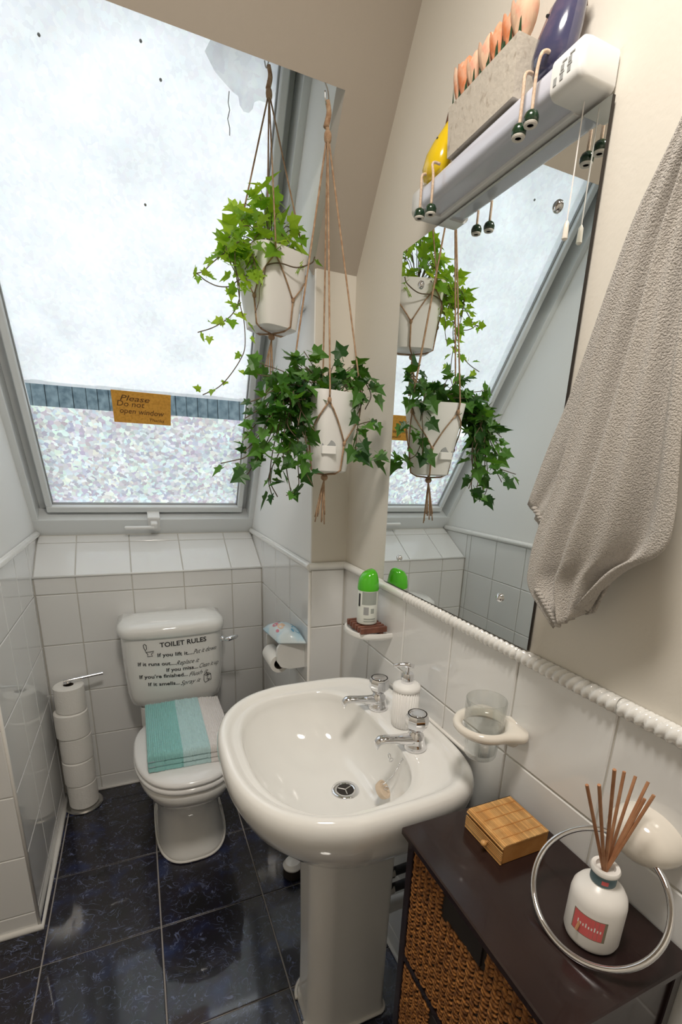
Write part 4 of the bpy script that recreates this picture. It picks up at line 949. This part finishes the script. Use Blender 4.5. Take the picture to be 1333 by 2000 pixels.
# hangers
def hanger(name, label, cx_, cy_, zb_, h, wt, wb_, top, phi, ang, knot_z):
    t = thing(name, (cx_, cy_, zb_-.12), label, 'plant hanger')
    rad = lambda z, a_: (wb_+(wt-wb_)*max(0, min(1, (z-zb_)/h)))*sq(a_-ang, 5.0)+.0035
    topv = Vector(top)
    MB().tube(spline([topv+Vector((0, .0, .0)), topv+Vector((.004, 0, -.020)), topv+Vector((-.002, 0, -.046))], 4), [.0055]*4+[.006]*4+[.0065], 8).build('loop_wrap', M['rope'], t, smooth=RND)
    k0 = Vector((cx_, cy_, knot_z)).lerp(topv, .0); k0 = Vector((topv.x*.8+cx_*.2, topv.y*.8+cy_*.2, knot_z))
    MB().tube([topv+Vector((0, 0, -.03)), k0], .0045, 8).ball(k0, .0085, 10, 8, (1, 1, 1.6)).build('top_knot', M['rope'], t, smooth=RND)
    zr = zb_+h*.93; zl = zb_+h*.38
    def P(z, a_): r = rad(z, a_); return Vector((cx_+r*math.cos(a_), cy_+r*math.sin(a_), z))
    for q in range(4):
        a_ = phi+q*PI/2
        b = MB().tube([k0+Vector((.003*math.cos(a_), .003*math.sin(a_), -.008)), P(zr+.012, a_), P(zr-.010, a_)], .0021, 6)
        b.ball(P(zr-.010, a_), .0052, 8, 6, (1, 1, 1.5))
        for sg in (-1, 1):
            e = a_+sg*PI/4
            pts = [P(zr-.012+(zl-zr+.012)*s, a_+(e-a_)*s) for s in lin(0, 1, 6)]
            b.tube(pts, .0019, 6)
        b.build('cord', M['rope'], t, smooth=RND)
    for q in range(4):
        e = phi+PI/4+q*PI/2
        b = MB().ball(P(zl, e), .005, 8, 6, (1, 1, 1.4)).tube([P(zl, e), P(zl*.5+zb_*.5, e), P(zb_+.006, e), Vector((cx_+(wb_*.75)*math.cos(e), cy_+(wb_*.75)*math.sin(e), zb_-.003)), Vector((cx_, cy_, zb_-.006))], .0024, 6)
        b.build('net_cord', M['rope'], t, smooth=RND)
    MB().ball((cx_, cy_, zb_-.013), .0085, 10, 8, (1.1, 1.1, 1)).build('bottom_knot', M['rope'], t, smooth=RND)
    for q in range(8):
        a_ = q*PI/4+.2; L = .085+.03*R_.random()
        MB().tube(spline([(cx_, cy_, zb_-.018), (cx_-.004+.005*math.cos(a_), cy_+.005*math.sin(a_), zb_-.05), (cx_-.010+.014*math.cos(a_), cy_+.010*math.sin(a_), zb_-.02-L)], 4), .0017, 5).build('tassel_strand', M['rope'], t, smooth=RND)
    return t
topA = aty(525, 128, -.612); topB = aty(640, 197, -.868)
hanger('plant_hanger', 'brown cord hanger holding the upper pale ivy pot', AX, AY, AZ, .180, .080, .057, topA, -1.70, .35, topA.z-.055)
hanger('plant_hanger', 'brown cord hanger holding the lower dark ivy pot', BX2, BY2_, BZ, .185, .073, .046, topB, -1.83, .30, aty(638, 268, -.868).z)
hk = thing('ceiling_hook', (topB.x, topB.y, topB.z), 'small metal hook under the lintel holding the lower hanger', 'hook')
MB().tube(spline([(topB.x+.004, LIN[0]+.004, LIN[1]+.004), (topB.x+.004, topB.y+.008, topB.z+.02), (topB.x+.003, topB.y+.002, topB.z-.004), (topB.x-.006, topB.y-.004, topB.z-.004), (topB.x-.008, topB.y-.006, topB.z+.012)], 5), .0016, 6).build('wire', M['steel'], hk, smooth=RND)
hk = thing('ceiling_hook', (topA.x, topA.y, topA.z), 'metal hook in the soffit holding the upper hanger', 'hook')
MB().tube(spline([(topA.x, topA.y+.004, 2.362), (topA.x, topA.y, topA.z+.008), (topA.x-.006, topA.y, topA.z-.006), (topA.x-.010, topA.y, topA.z+.006)], 5), .0016, 6).build('wire', M['steel'], hk, smooth=RND)

# ------------------------------------------------------------------ toilet paper holder on the recess wall
tp = thing('paper_holder', (XV, -.55, .75), 'white ceramic toilet paper holder on the side of the recess', 'paper holder')
pts = [(.645, .835), (.560, .838), (.548, .820), (.546, .775), (.560, .752), (.592, .742), (.645, .742)]
MB().prism([(a_, -.612, c) for a_, c in pts], (0, .014, 0)).build('end_arm', M['ceramic'], tp, smooth=SM)
MB().prism([(a_, -.470, c) for a_, c in pts], (0, .012, 0)).build('end_arm', M['ceramic'], tp, smooth=SM)
MB().box((.560, -.60, .826), (XV-.0005, -.458, .838), .003).build('shelf', M['ceramic'], tp)
MB().tube([(.572, -.600, .770), (.572, -.468, .770)], .009, 12).build('spindle', M['plastic'], tp, smooth=SM)
tr = thing('toilet_roll', (.558, -.54, .722), 'nearly used toilet roll on the wall holder', 'toilet roll')
MB().lathe([(.019, -.594), (.032, -.594), (.0325, -.59), (.0325, -.484), (.032, -.480), (.019, -.480), (.019, -.594)], (.560, 0, .757), 32, cap=False, axis='y').build('paper', M['paper'], tr, smooth=SM)
MB().lathe([(.0189, -.5935), (.0189, -.4805), (.018, -.4805), (.018, -.5935), (.0189, -.5935)], (.560, 0, .757), 24, cap=False, axis='y').build('core', M['card'], tr, smooth=SM)
# packet of wipes on top
wp = thing('wipes_packet', (.60, -.53, .8385), 'crumpled blue and white packet of wipes on the paper holder', 'packet')
b = MB(); n, m2 = 14, 10; loops = []
c00, c10, c11, c01 = Vector((.536, -.458, .8385)), Vector((.552, -.612, .8385)), Vector((.640, -.640, .8385)), Vector((.640, -.462, .8385))
def pk(s, t): return (c00*(1-s)+c01*s)*(1-t)+(c10*(1-s)+c11*s)*t
topv, botv = [], []
for i in range(n+1):
    ra_, rb2 = [], []
    for j in range(m2+1):
        s, t = i/n, j/m2; p = pk(s, t); e = (4*s*(1-s))**.45*(4*t*(1-t))**.45
        hgt = .004+.040*e*(1+.10*math.sin(9*s+4*t)*math.cos(7*t))
        ra_.append((p.x, p.y, .8388+hgt)); rb2.append((p.x, p.y, .8388))
    topv.append(ra_); botv.append(rb2)
loops = [topv[i]+botv[i][::-1] for i in range(n+1)]
b.loft(loops).build('wrapper', M['packet'], wp, smooth=RND)
def pdot(s, t, r, m_, nm='printed_patch'):
    L = []
    for k in range(12):
        a_ = 2*PI*k/12; ss, tt = max(.02, min(.98, s+r*math.cos(a_))), max(.02, min(.98, t+r*1.1*math.sin(a_)))
        p = pk(ss, tt); e = (4*ss*(1-ss))**.45*(4*tt*(1-tt))**.45; L.append((p.x, p.y, .8396+.004+.040*e*(1+.10*math.sin(9*ss+4*tt)*math.cos(7*tt))))
    MB().add(L, [tuple(range(12))]).build(nm, M[m_], wp)
for s, t, r, m_ in ((.22, .42, .09, 'pinkprint'), (.30, .60, .10, 'peachprint'), (.42, .55, .07, 'peachprint'), (.80, .68, .13, 'water'), (.88, .40, .10, 'water'), (.62, .80, .05, 'water'), (.14, .70, .05, 'pinkprint'), (.40, .32, .05, 'pinkprint')): pdot(s, t, r, m_)

# ------------------------------------------------------------------ soap dish, wooden rest and air freshener
def half_dish(t, cy_, hw, dep, z0, z1, m_, nm, hole=None, N=40, lip=.006):
    def ol(sc, z, ins=0):
        L = []
        for k in range(N+1):
            a_ = PI/2+PI*k/N; c, s = math.cos(a_), math.sin(a_)
            L.append((XR+.001-abs(c)**.75*(dep*sc), cy_+math.copysign(abs(s)**.85, s)*hw*sc, z))
        return L
    MB().loft([ol(.55, z0-.012), ol(.86, z0-.004), ol(.98, z0+.003), ol(1.0, (z0+z1)/2), ol(.985, z1), ol(.93, z1+.001), ol(.88, z1-lip), ol(.5, z1-lip-.001)]).build(nm, m_, t, smooth=1.0)
sdh = thing('soap_dish', (XR, -.925, .978), 'white ceramic soap dish on the wall holding a wooden rest', 'soap dish')
half_dish(sdh, -.922, .076, .106, .968, .984, M['ceramic'], 'dish')
wr2 = thing('wooden_soap_rest', (.715, -.93, .9785), 'dark slatted wooden rest standing in the soap dish', 'soap rest')
for k in range(6):
    yv = -.983+.0175*k; MB().box((.678, yv, .986), (.757, yv+.0105, 1.002), .0012).build('slat', M['wood_dark'], wr2)
for xv in (.694, .738): MB().box((xv, -.980, .9785), (xv+.010, -.888, .986), .001).build('runner', M['wood_dark'], wr2)
cz = 1.0025; cxa, cya = .716, -.936
af = thing('air_freshener', (cxa, cya, cz), 'air freshener can with clear green cap on the wooden rest', 'air freshener')
cn = MB().lathe([(.024, cz), (.028, cz+.003), (.0285, cz+.006), (.0285, cz+.096), (.027, cz+.100)], (cxa, cya, 0), 36).build('can', M['can'], af, smooth=SM)
def wrap(t, a0, a1, z0, z1, m_, nm, r=.0287):
    L0_ = [(cxa+r*math.cos(a), cya+r*math.sin(a), z0) for a in lin(a0, a1, 8)]; L1_ = [(p[0], p[1], z1) for p in L0_]
    MB().loft([L0_, L1_], False, False, closed=False).build(nm, m_, t, smooth=RND)
va = math.atan2(CAM.y-cya, CAM.x-cxa)
wrap(cn, va-.55, va+.95, cz+.058, cz+.094, M['can_grey'], 'printed_panel'); wrap(cn, va-.35, va+.15, cz+.030, cz+.052, M['grey'], 'barcode', .0288); wrap(cn, va+.35, va+.7, cz+.034, cz+.048, M['can_grey'], 'printed_mark', .0288)
wrap(cn, va-1.0, va-.75, cz+.052, cz+.088, M['black'], 'printed_figure', .0289); wrap(cn, va-.3, va+.9, cz+.016, cz+.020, M['can_grey'], 'printed_line', .0288); wrap(cn, va-.3, va+.9, cz+.010, cz+.013, M['can_grey'], 'printed_line', .0288)
loops = []
for z, r, cut in ((.096, .0292, 0), (.102, .0298, 0), (.115, .0285, 0), (.128, .0262, 0), (.138, .0225, .3), (.145, .0175, .55), (.149, .010, .8)):
    loops.append([(cxa+max(-r, r*math.cos(2*PI*i/32)), cya+r*math.sin(2*PI*i/32), cz+z+(.004*math.cos(2*PI*i/32) if cut else 0)) for i in range(32)])
MB().loft(loops, False, True).build('cap', M['cap'], af, smooth=1.2)

# ------------------------------------------------------------------ tumbler holder
th = thing('tumbler_holder', (XR, -1.46, .955), 'cream ceramic tumbler holder ring on the tiled wall', 'tumbler holder')
HCX, HCY, HR = .714, -1.452, .0385
N = 56
def hol(sc, z):
    L = []
    for k in range(N):
        a_ = 2*PI*k/N; c, s = math.cos(a_), math.sin(a_)
        if c <= 0: x, y = HCX+c*.056*sc, HCY+s*.058*sc
        else:
            x = HCX+(XR+.002-HCX)*min(1, abs(c)**.6*1.02); y = HCY+s*.058*sc - .012*c + (math.copysign(abs(s)**.5, s)*.030*c)
        L.append((min(x, XR+.002), y, z))
    return L
def hin(r, z): return [(HCX+r*math.cos(2*PI*k/N), HCY+r*math.sin(2*PI*k/N), z) for k in range(N)]
lp = [hin(HR, .966), hin(HR+.004, .960), hol(.93, .958), hol(1.0, .964), hol(1.0, .970), hol(.94, .9755), hin(HR+.008, .9745), hin(HR+.003, .971), hin(HR, .966)]
MB().loft(lp, False, False).build('ring', M['cream_ceramic'], th, smooth=RND)
MB().lathe([(.030, 0), (.028, -.004), (.02, -.008)], (XR+.001, -1.465, .950), 24, axis='x').build('wall_plate', M['cream_ceramic'], th, smooth=SM)
tg = thing('glass_tumbler', (HCX, HCY, .905), 'clear glass tumbler standing in the ceramic holder', 'glass')
MB().lathe([(.001, .905), (.0275, .905), (.0295, .909), (.0385-.0035, .962), (.0365, .9765), (.0372, 1.020), (.0365, 1.0215), (.0355, 1.020), (.0345, .976), (.0335, .962), (.0275, .914), (.001, .913)], (HCX, HCY, 0), 48, cap=False).build('vessel', M['tumbler'], tg, smooth=RND)

# ------------------------------------------------------------------ towel ring
tgr = thing('towel_ring', (XR, -1.745, .83), 'chrome towel ring on cream ceramic mount resting on the cabinet', 'towel ring')
MT = Vector((.735, -1.741, .942)); rr, ta_, tb_ = .083, .824, .142
Rz = Matrix.Rotation(tb_, 3, 'Z'); D = Rz @ Vector((-math.sin(ta_), 0, -math.cos(ta_))); E1 = Rz @ Vector((0, 1, 0))
MB().torus(MT+D*rr+Vector((0, 0, .003)), rr, .0042, E1, D, 72, 12).build('ring', M['chrome'], tgr, smooth=RND)
loops = []
for dx, s in ((.001, 1.0), (-.012, 1.0), (-.026, .93), (-.038, .78), (-.046, .52), (-.049, .2)):
    loops.append([(XR+dx, -1.745+.050*s*math.cos(2*PI*k/32), .952+.036*s*math.sin(2*PI*k/32)) for k in range(32)])
MB().loft(loops).build('mount', M['cream_ceramic'], tgr, smooth=1.2)

# ------------------------------------------------------------------ cabinet with wicker drawers
CT = .829; KX0, KX1, KY0, KY1 = .527, XR-.002, -1.836, -1.492
cb = thing('drawer_cabinet', (.65, -1.664, 0), 'dark brown wooden cabinet with woven seagrass drawers beside the basin', 'cabinet')
MB().box((KX0, KY0, CT-.014), (KX1, KY1, CT), .0022).build('top_board', M['cab'], cb)
fx = KX0+.012
for yv in (KY0+.006, KY1-.024):
    MB().box((fx, yv, .001), (fx+.018, yv+.018, CT-.0145), .0015).build('post', M['cab'], cb)
    MB().box((KX1-.022, yv, .001), (KX1-.004, yv+.018, CT-.0145), .0015).build('post', M['cab'], cb)
    MB().box((fx+.018, yv+.004, .08), (KX1-.022, yv+.014, CT-.0145)).build('side_panel', M['cab'], cb)
MB().box((KX1-.010, KY0+.024, .08), (KX1-.004, KY1-.024, CT-.0145)).build('back_panel', M['cab'], cb)
DZ = [(.562, .806), (.312, .546), (.062, .296)]
for z0, z1 in DZ: MB().box((fx+.001, KY0+.0245, z0-.016), (KX1-.022, KY1-.0245, z0-.002)).build('rail', M['cab'], cb)
dy0, dy1 = KY0+.026, KY1-.026
def stitch(b, c, u, v, w_, l, h_):
    # a fat slanted strand, eight sided, bulging towards -x
    n = 3; loops = []
    for s, k in ((-1, .25), (-.45, .95), (.45, .95), (1, .25)):
        cc = c+u*(l*s); loops.append([cc+v*(w_*k*math.cos(a_))+Vector((-1, 0, 0))*(h_*k*math.sin(a_)) for a_ in (0, PI/3, 2*PI/3, PI, 1.5*PI)])
    b.loft(loops, False, False)
for di, (z0, z1) in enumerate(DZ):
    dr = MB().box((fx+.004, dy0, z0), (KX1-.03, dy1, z1-.002)).build('drawer', M['dark_hole'], cb)
    b = MB(); nc = 17; cw = (dy1-dy0)/nc; rh = .0085; nr = int((z1-z0)/rh)
    hy0, hy1, hz0 = -1.703, -1.610, z1-.050
    for ci in range(nc):
        yc = dy0+cw*(ci+.5)
        for ri in range(nr+1):
            zc_ = z0+rh*(ri+.3)
            if zc_ > z1-.004: continue
            if hy0 < yc < hy1 and zc_ > hz0+.008*math.sin(ci): continue
            for sg in (-1, 1):
                jit = R_.uniform(-.0012, .0012)
                u = Vector((0, sg*(.82+.15*R_.random()), .62)).normalized(); v = Vector((0, -u.z, u.y))
                stitch(b, Vector((fx+.003+.001*R_.random(), yc+sg*cw*.23+jit, zc_+jit)), u, v, .0028, cw*.36, .0042)
    o = b.build('seagrass_weave', M['wick1'], dr, smooth=RND, fix=False); o['kind'] = 'stuff'
    MB().box((fx-.0, hy0+.004, hz0+.004), (fx+.0045, hy1-.004, z1-.003)).build('handle_hole', M['dark_hole'], dr)

# ------------------------------------------------------------------ bamboo box
bx = thing('bamboo_box', (.678, -1.576, CT+.0005), 'small bamboo slat box with round knob on the cabinet', 'box')
bx0, bx1, by0, by1, bz0, bz1 = .630, .727, -1.622, -1.531, CT+.0005, .866
MB().box((bx0+.005, by0+.001, bz0), (bx1-.001, by1-.001, bz1-.003), .001).build('carcass', M['bamboo_side'], bx)
prof = [(bx0+.0015, bz0+.002+.0035*k) for k in range(7)] + [(bx0+.0015+.006*(1-math.cos(t)), bz1-.008+.0065*math.sin(t)) for t in (.3, .8, 1.2)] + [(bx0+.0085+.0034*k, bz1-.0012) for k in range(26)]
wdt = .0017
for k, (xv, zv) in enumerate(prof):
    if xv > bx1-.002: break
    MB().box((xv-wdt, by0, zv-wdt*.9+.0004*R_.random()), (xv+wdt*.9, by1, zv+wdt*.8), .0005).build('slat', M['bamboo'], bx)
for yv in lin(by0+.014, by1-.014, 4):
    MB().box((bx0+.008, yv-.0006, bz1-.0006), (bx1-.003, yv+.0006, bz1+.0009)).build('thread', M['bamboo_side'], bx)
MB().ball((bx0-.007, -1.588, bz0+.017), .0055, 12, 8, (1, 1, .9)).tube([(bx0-.003, -1.588, bz0+.017), (bx0+.004, -1.588, bz0+.017)], .0022, 8).build('knob', M['bamboo'], bx, smooth=RND)

# ------------------------------------------------------------------ reed diffuser
dfx, dfy, dz = .668, -1.757, CT+.0005
rd = thing('reed_diffuser', (dfx, dfy, dz), 'white reed diffuser bottle with coral label inside the towel ring', 'reed diffuser')
bt = MB().lathe([(.028, dz), (.0325, dz+.003), (.034, dz+.008), (.034, dz+.064), (.0325, dz+.073), (.028, dz+.081), (.020, dz+.087), (.0150, dz+.090), (.0148, dz+.106), (.0175, dz+.1075), (.0180, dz+.111), (.0165, dz+.1135), (.0118, dz+.1135), (.0112, dz+.106)], (dfx, dfy, 0), 48).build('bottle', M['bottle'], rd, smooth=.9)
MB().lathe([(.0152, dz+.0915), (.0155, dz+.092), (.0155, dz+.1045), (.0152, dz+.105)], (dfx, dfy, 0), 32, cap=False).build('neck_band', M['blueband'], bt, smooth=RND)
va = math.atan2(CAM.y-dfy, CAM.x-dfx)
def wrap2(a0, a1, z0, z1, m_, nm, r):
    L0_ = [(dfx+r*math.cos(a), dfy+r*math.sin(a), dz+z0) for a in lin(a0, a1, 10)]; L1_ = [(p[0], p[1], dz+z1) for p in L0_]
    return MB().loft([L0_, L1_], False, False, closed=False).build(nm, M[m_], bt, smooth=RND)
wrap2(va-.72, va+.52, .024, .056, 'label_edge', 'label_border', .03415); wrap2(va-.68, va+.42, .025, .055, 'label_red', 'label', .0342)
wrap2(va-.02, va+.5, .0955, .1015, 'label_red', 'band_print', .0157)
for k in range(9): wrap2(va-.50+.10*k, va-.455+.10*k, .038, .042+.0025*((k*7) % 3 == 0), 'white', 'label_lettering', .0343)
for k, (px, dy) in enumerate((((1147,1533), .012), ((1171,1533), -.006), ((1201,1503), -.012), ((1220,1507), .010), ((1242,1516), .018), ((1267,1527), .008), ((1260,1560), -.010), ((1278,1553), -.016))):
    e = aty(*px, dfy+dy); nk = Vector((dfx+(e.x-dfx)*.07, dfy+(e.y-dfy)*.12, dz+.112))
    d = (e-nk); bot = nk-d*((nk.z-(dz+.02))/d.z)*.9; 
    MB().tube([bot, e], .0021, 7).build('reed', M['reed'], rd, smooth=SM)

# ------------------------------------------------------------------ hand towel
tw = thing('hand_towel', (.735, -1.62, 1.20), 'beige terry hand towel hanging on the wall in front of the mirror edge', 'towel')
hkp = Vector((.745, -1.668, 2.01))
def tlayer(left, right, x_base, seed, amp, nf, nm, nu=44, nv=56, hem=None, th_=.006):
    Lf = spline([atx(p[0], p[1], x_base) for p in left], 6); Rt = spline([atx(p[0], p[1], x_base) for p in right], 6)
    def samp(P, t):
        f = t*(len(P)-1); i = min(int(f), len(P)-2); return P[i].lerp(P[i+1], f-i)
    front, back = [], []
    r = random.Random(seed); ph = r.random()*6
    for j in range(nv+1):
        t = j/nv; a_, c = samp(Lf, t), samp(Rt, t); rowf, rowb = [], []
        for i in range(nu+1):
            u = i/nu; p = a_.lerp(c, u)
            env = amp*(.35+.65*t)*(math.sin(PI*min(1, max(0, u)))**.5+.12)
            fold = env*(.55*math.sin(nf*2*PI*u+ph+.8*t)+.30*math.sin(nf*4.3*PI*u+1.7*ph+2*t)+.2*math.sin(9*t+5*u))
            if hem: 
                hz = hem(u); p = p.copy(); p.z += hz*t**6
            edge = min(1, min(u, 1-u)/.06, (1-t)/.02 if t > .5 else 1); hth = th_*(.35+.65*math.sqrt(max(0, 1-(1-edge)**2)))
            x = p.x-.010-fold
            x = min(x, XR-.012)
            rowf.append((x-hth/2, p.y, p.z)); rowb.append((x+hth/2, p.y, p.z))
        front.append(rowf); back.append(rowb)
    MB().loft([front[j]+back[j][::-1] for j in range(nv+1)]).build(nm, M['towel'], tw, smooth=RND)
# outer layer
tlayer([(1420,60),(1372,190),(1333,275),(1262,420),(1215,560),(1168,700),(1128,840),(1090,960),(1060,1040),(1046,1100),(1046,1150),(1092,1226)],
       [(1424,60),(1400,260),(1380,420),(1368,560),(1356,700),(1345,840),(1338,930),(1332,1000),(1318,1060),(1290,1090),(1230,1120),(1150,1190)], .715, 3, .030, 1.9, 'outer_layer', nu=80, nv=80, hem=lambda u: .006*math.sin(u*9))
tlayer([(1418,60),(1370,180),(1328,272),(1255,420),(1205,550),(1155,690),(1118,790),(1080,880),(1041,985)], [(1422,60),(1390,260),(1330,480),(1270,700),(1230,850),(1190,950),(1150,1030),(1110,1040),(1070,1035)], .748, 8, .006, 1.3, 'inner_layer')
tlayer([(1150,1080),(1155,1120),(1150,1170),(1155,1200)], [(1290,1060),(1260,1090),(1210,1130),(1172,1196)], .752, 5, .003, 1.0, 'rear_corner', nu=14, nv=14)
# stitched hems
for a_, b_, xb, n in (((1048,1150),(1092,1224),.700,11), ((1043,990),(1068,1032),.733,7)):
    for k in range(n):
        t = (k+.5)/n; c = atx(a_[0]+(b_[0]-a_[0])*t, a_[1]+(b_[1]-a_[1])*t, xb)
        MB().ball(c, .0042, 8, 6, (.9, 1.5, .8)).build('hem_stitch', M['towel'], tw, smooth=RND)
hkk = thing('towel_hook', (XR, hkp.y, hkp.z), 'chrome wall hook above the frame holding the hand towel', 'hook')
hp = atx(1421, 62, .735)
MB().lathe([(.018, .001), (.017, -.005), (.008, -.008)], (XR, hp.y, hp.z), 20, axis='x').build('rose', M['chrome'], hkk, smooth=SM)
MB().tube(spline([(XR-.006, hp.y, hp.z), (.735, hp.y, hp.z-.004), (.716, hp.y, hp.z-.002), (.708, hp.y, hp.z+.014)], 5), .005, 10).build('peg', M['chrome'], hkk, smooth=RND)
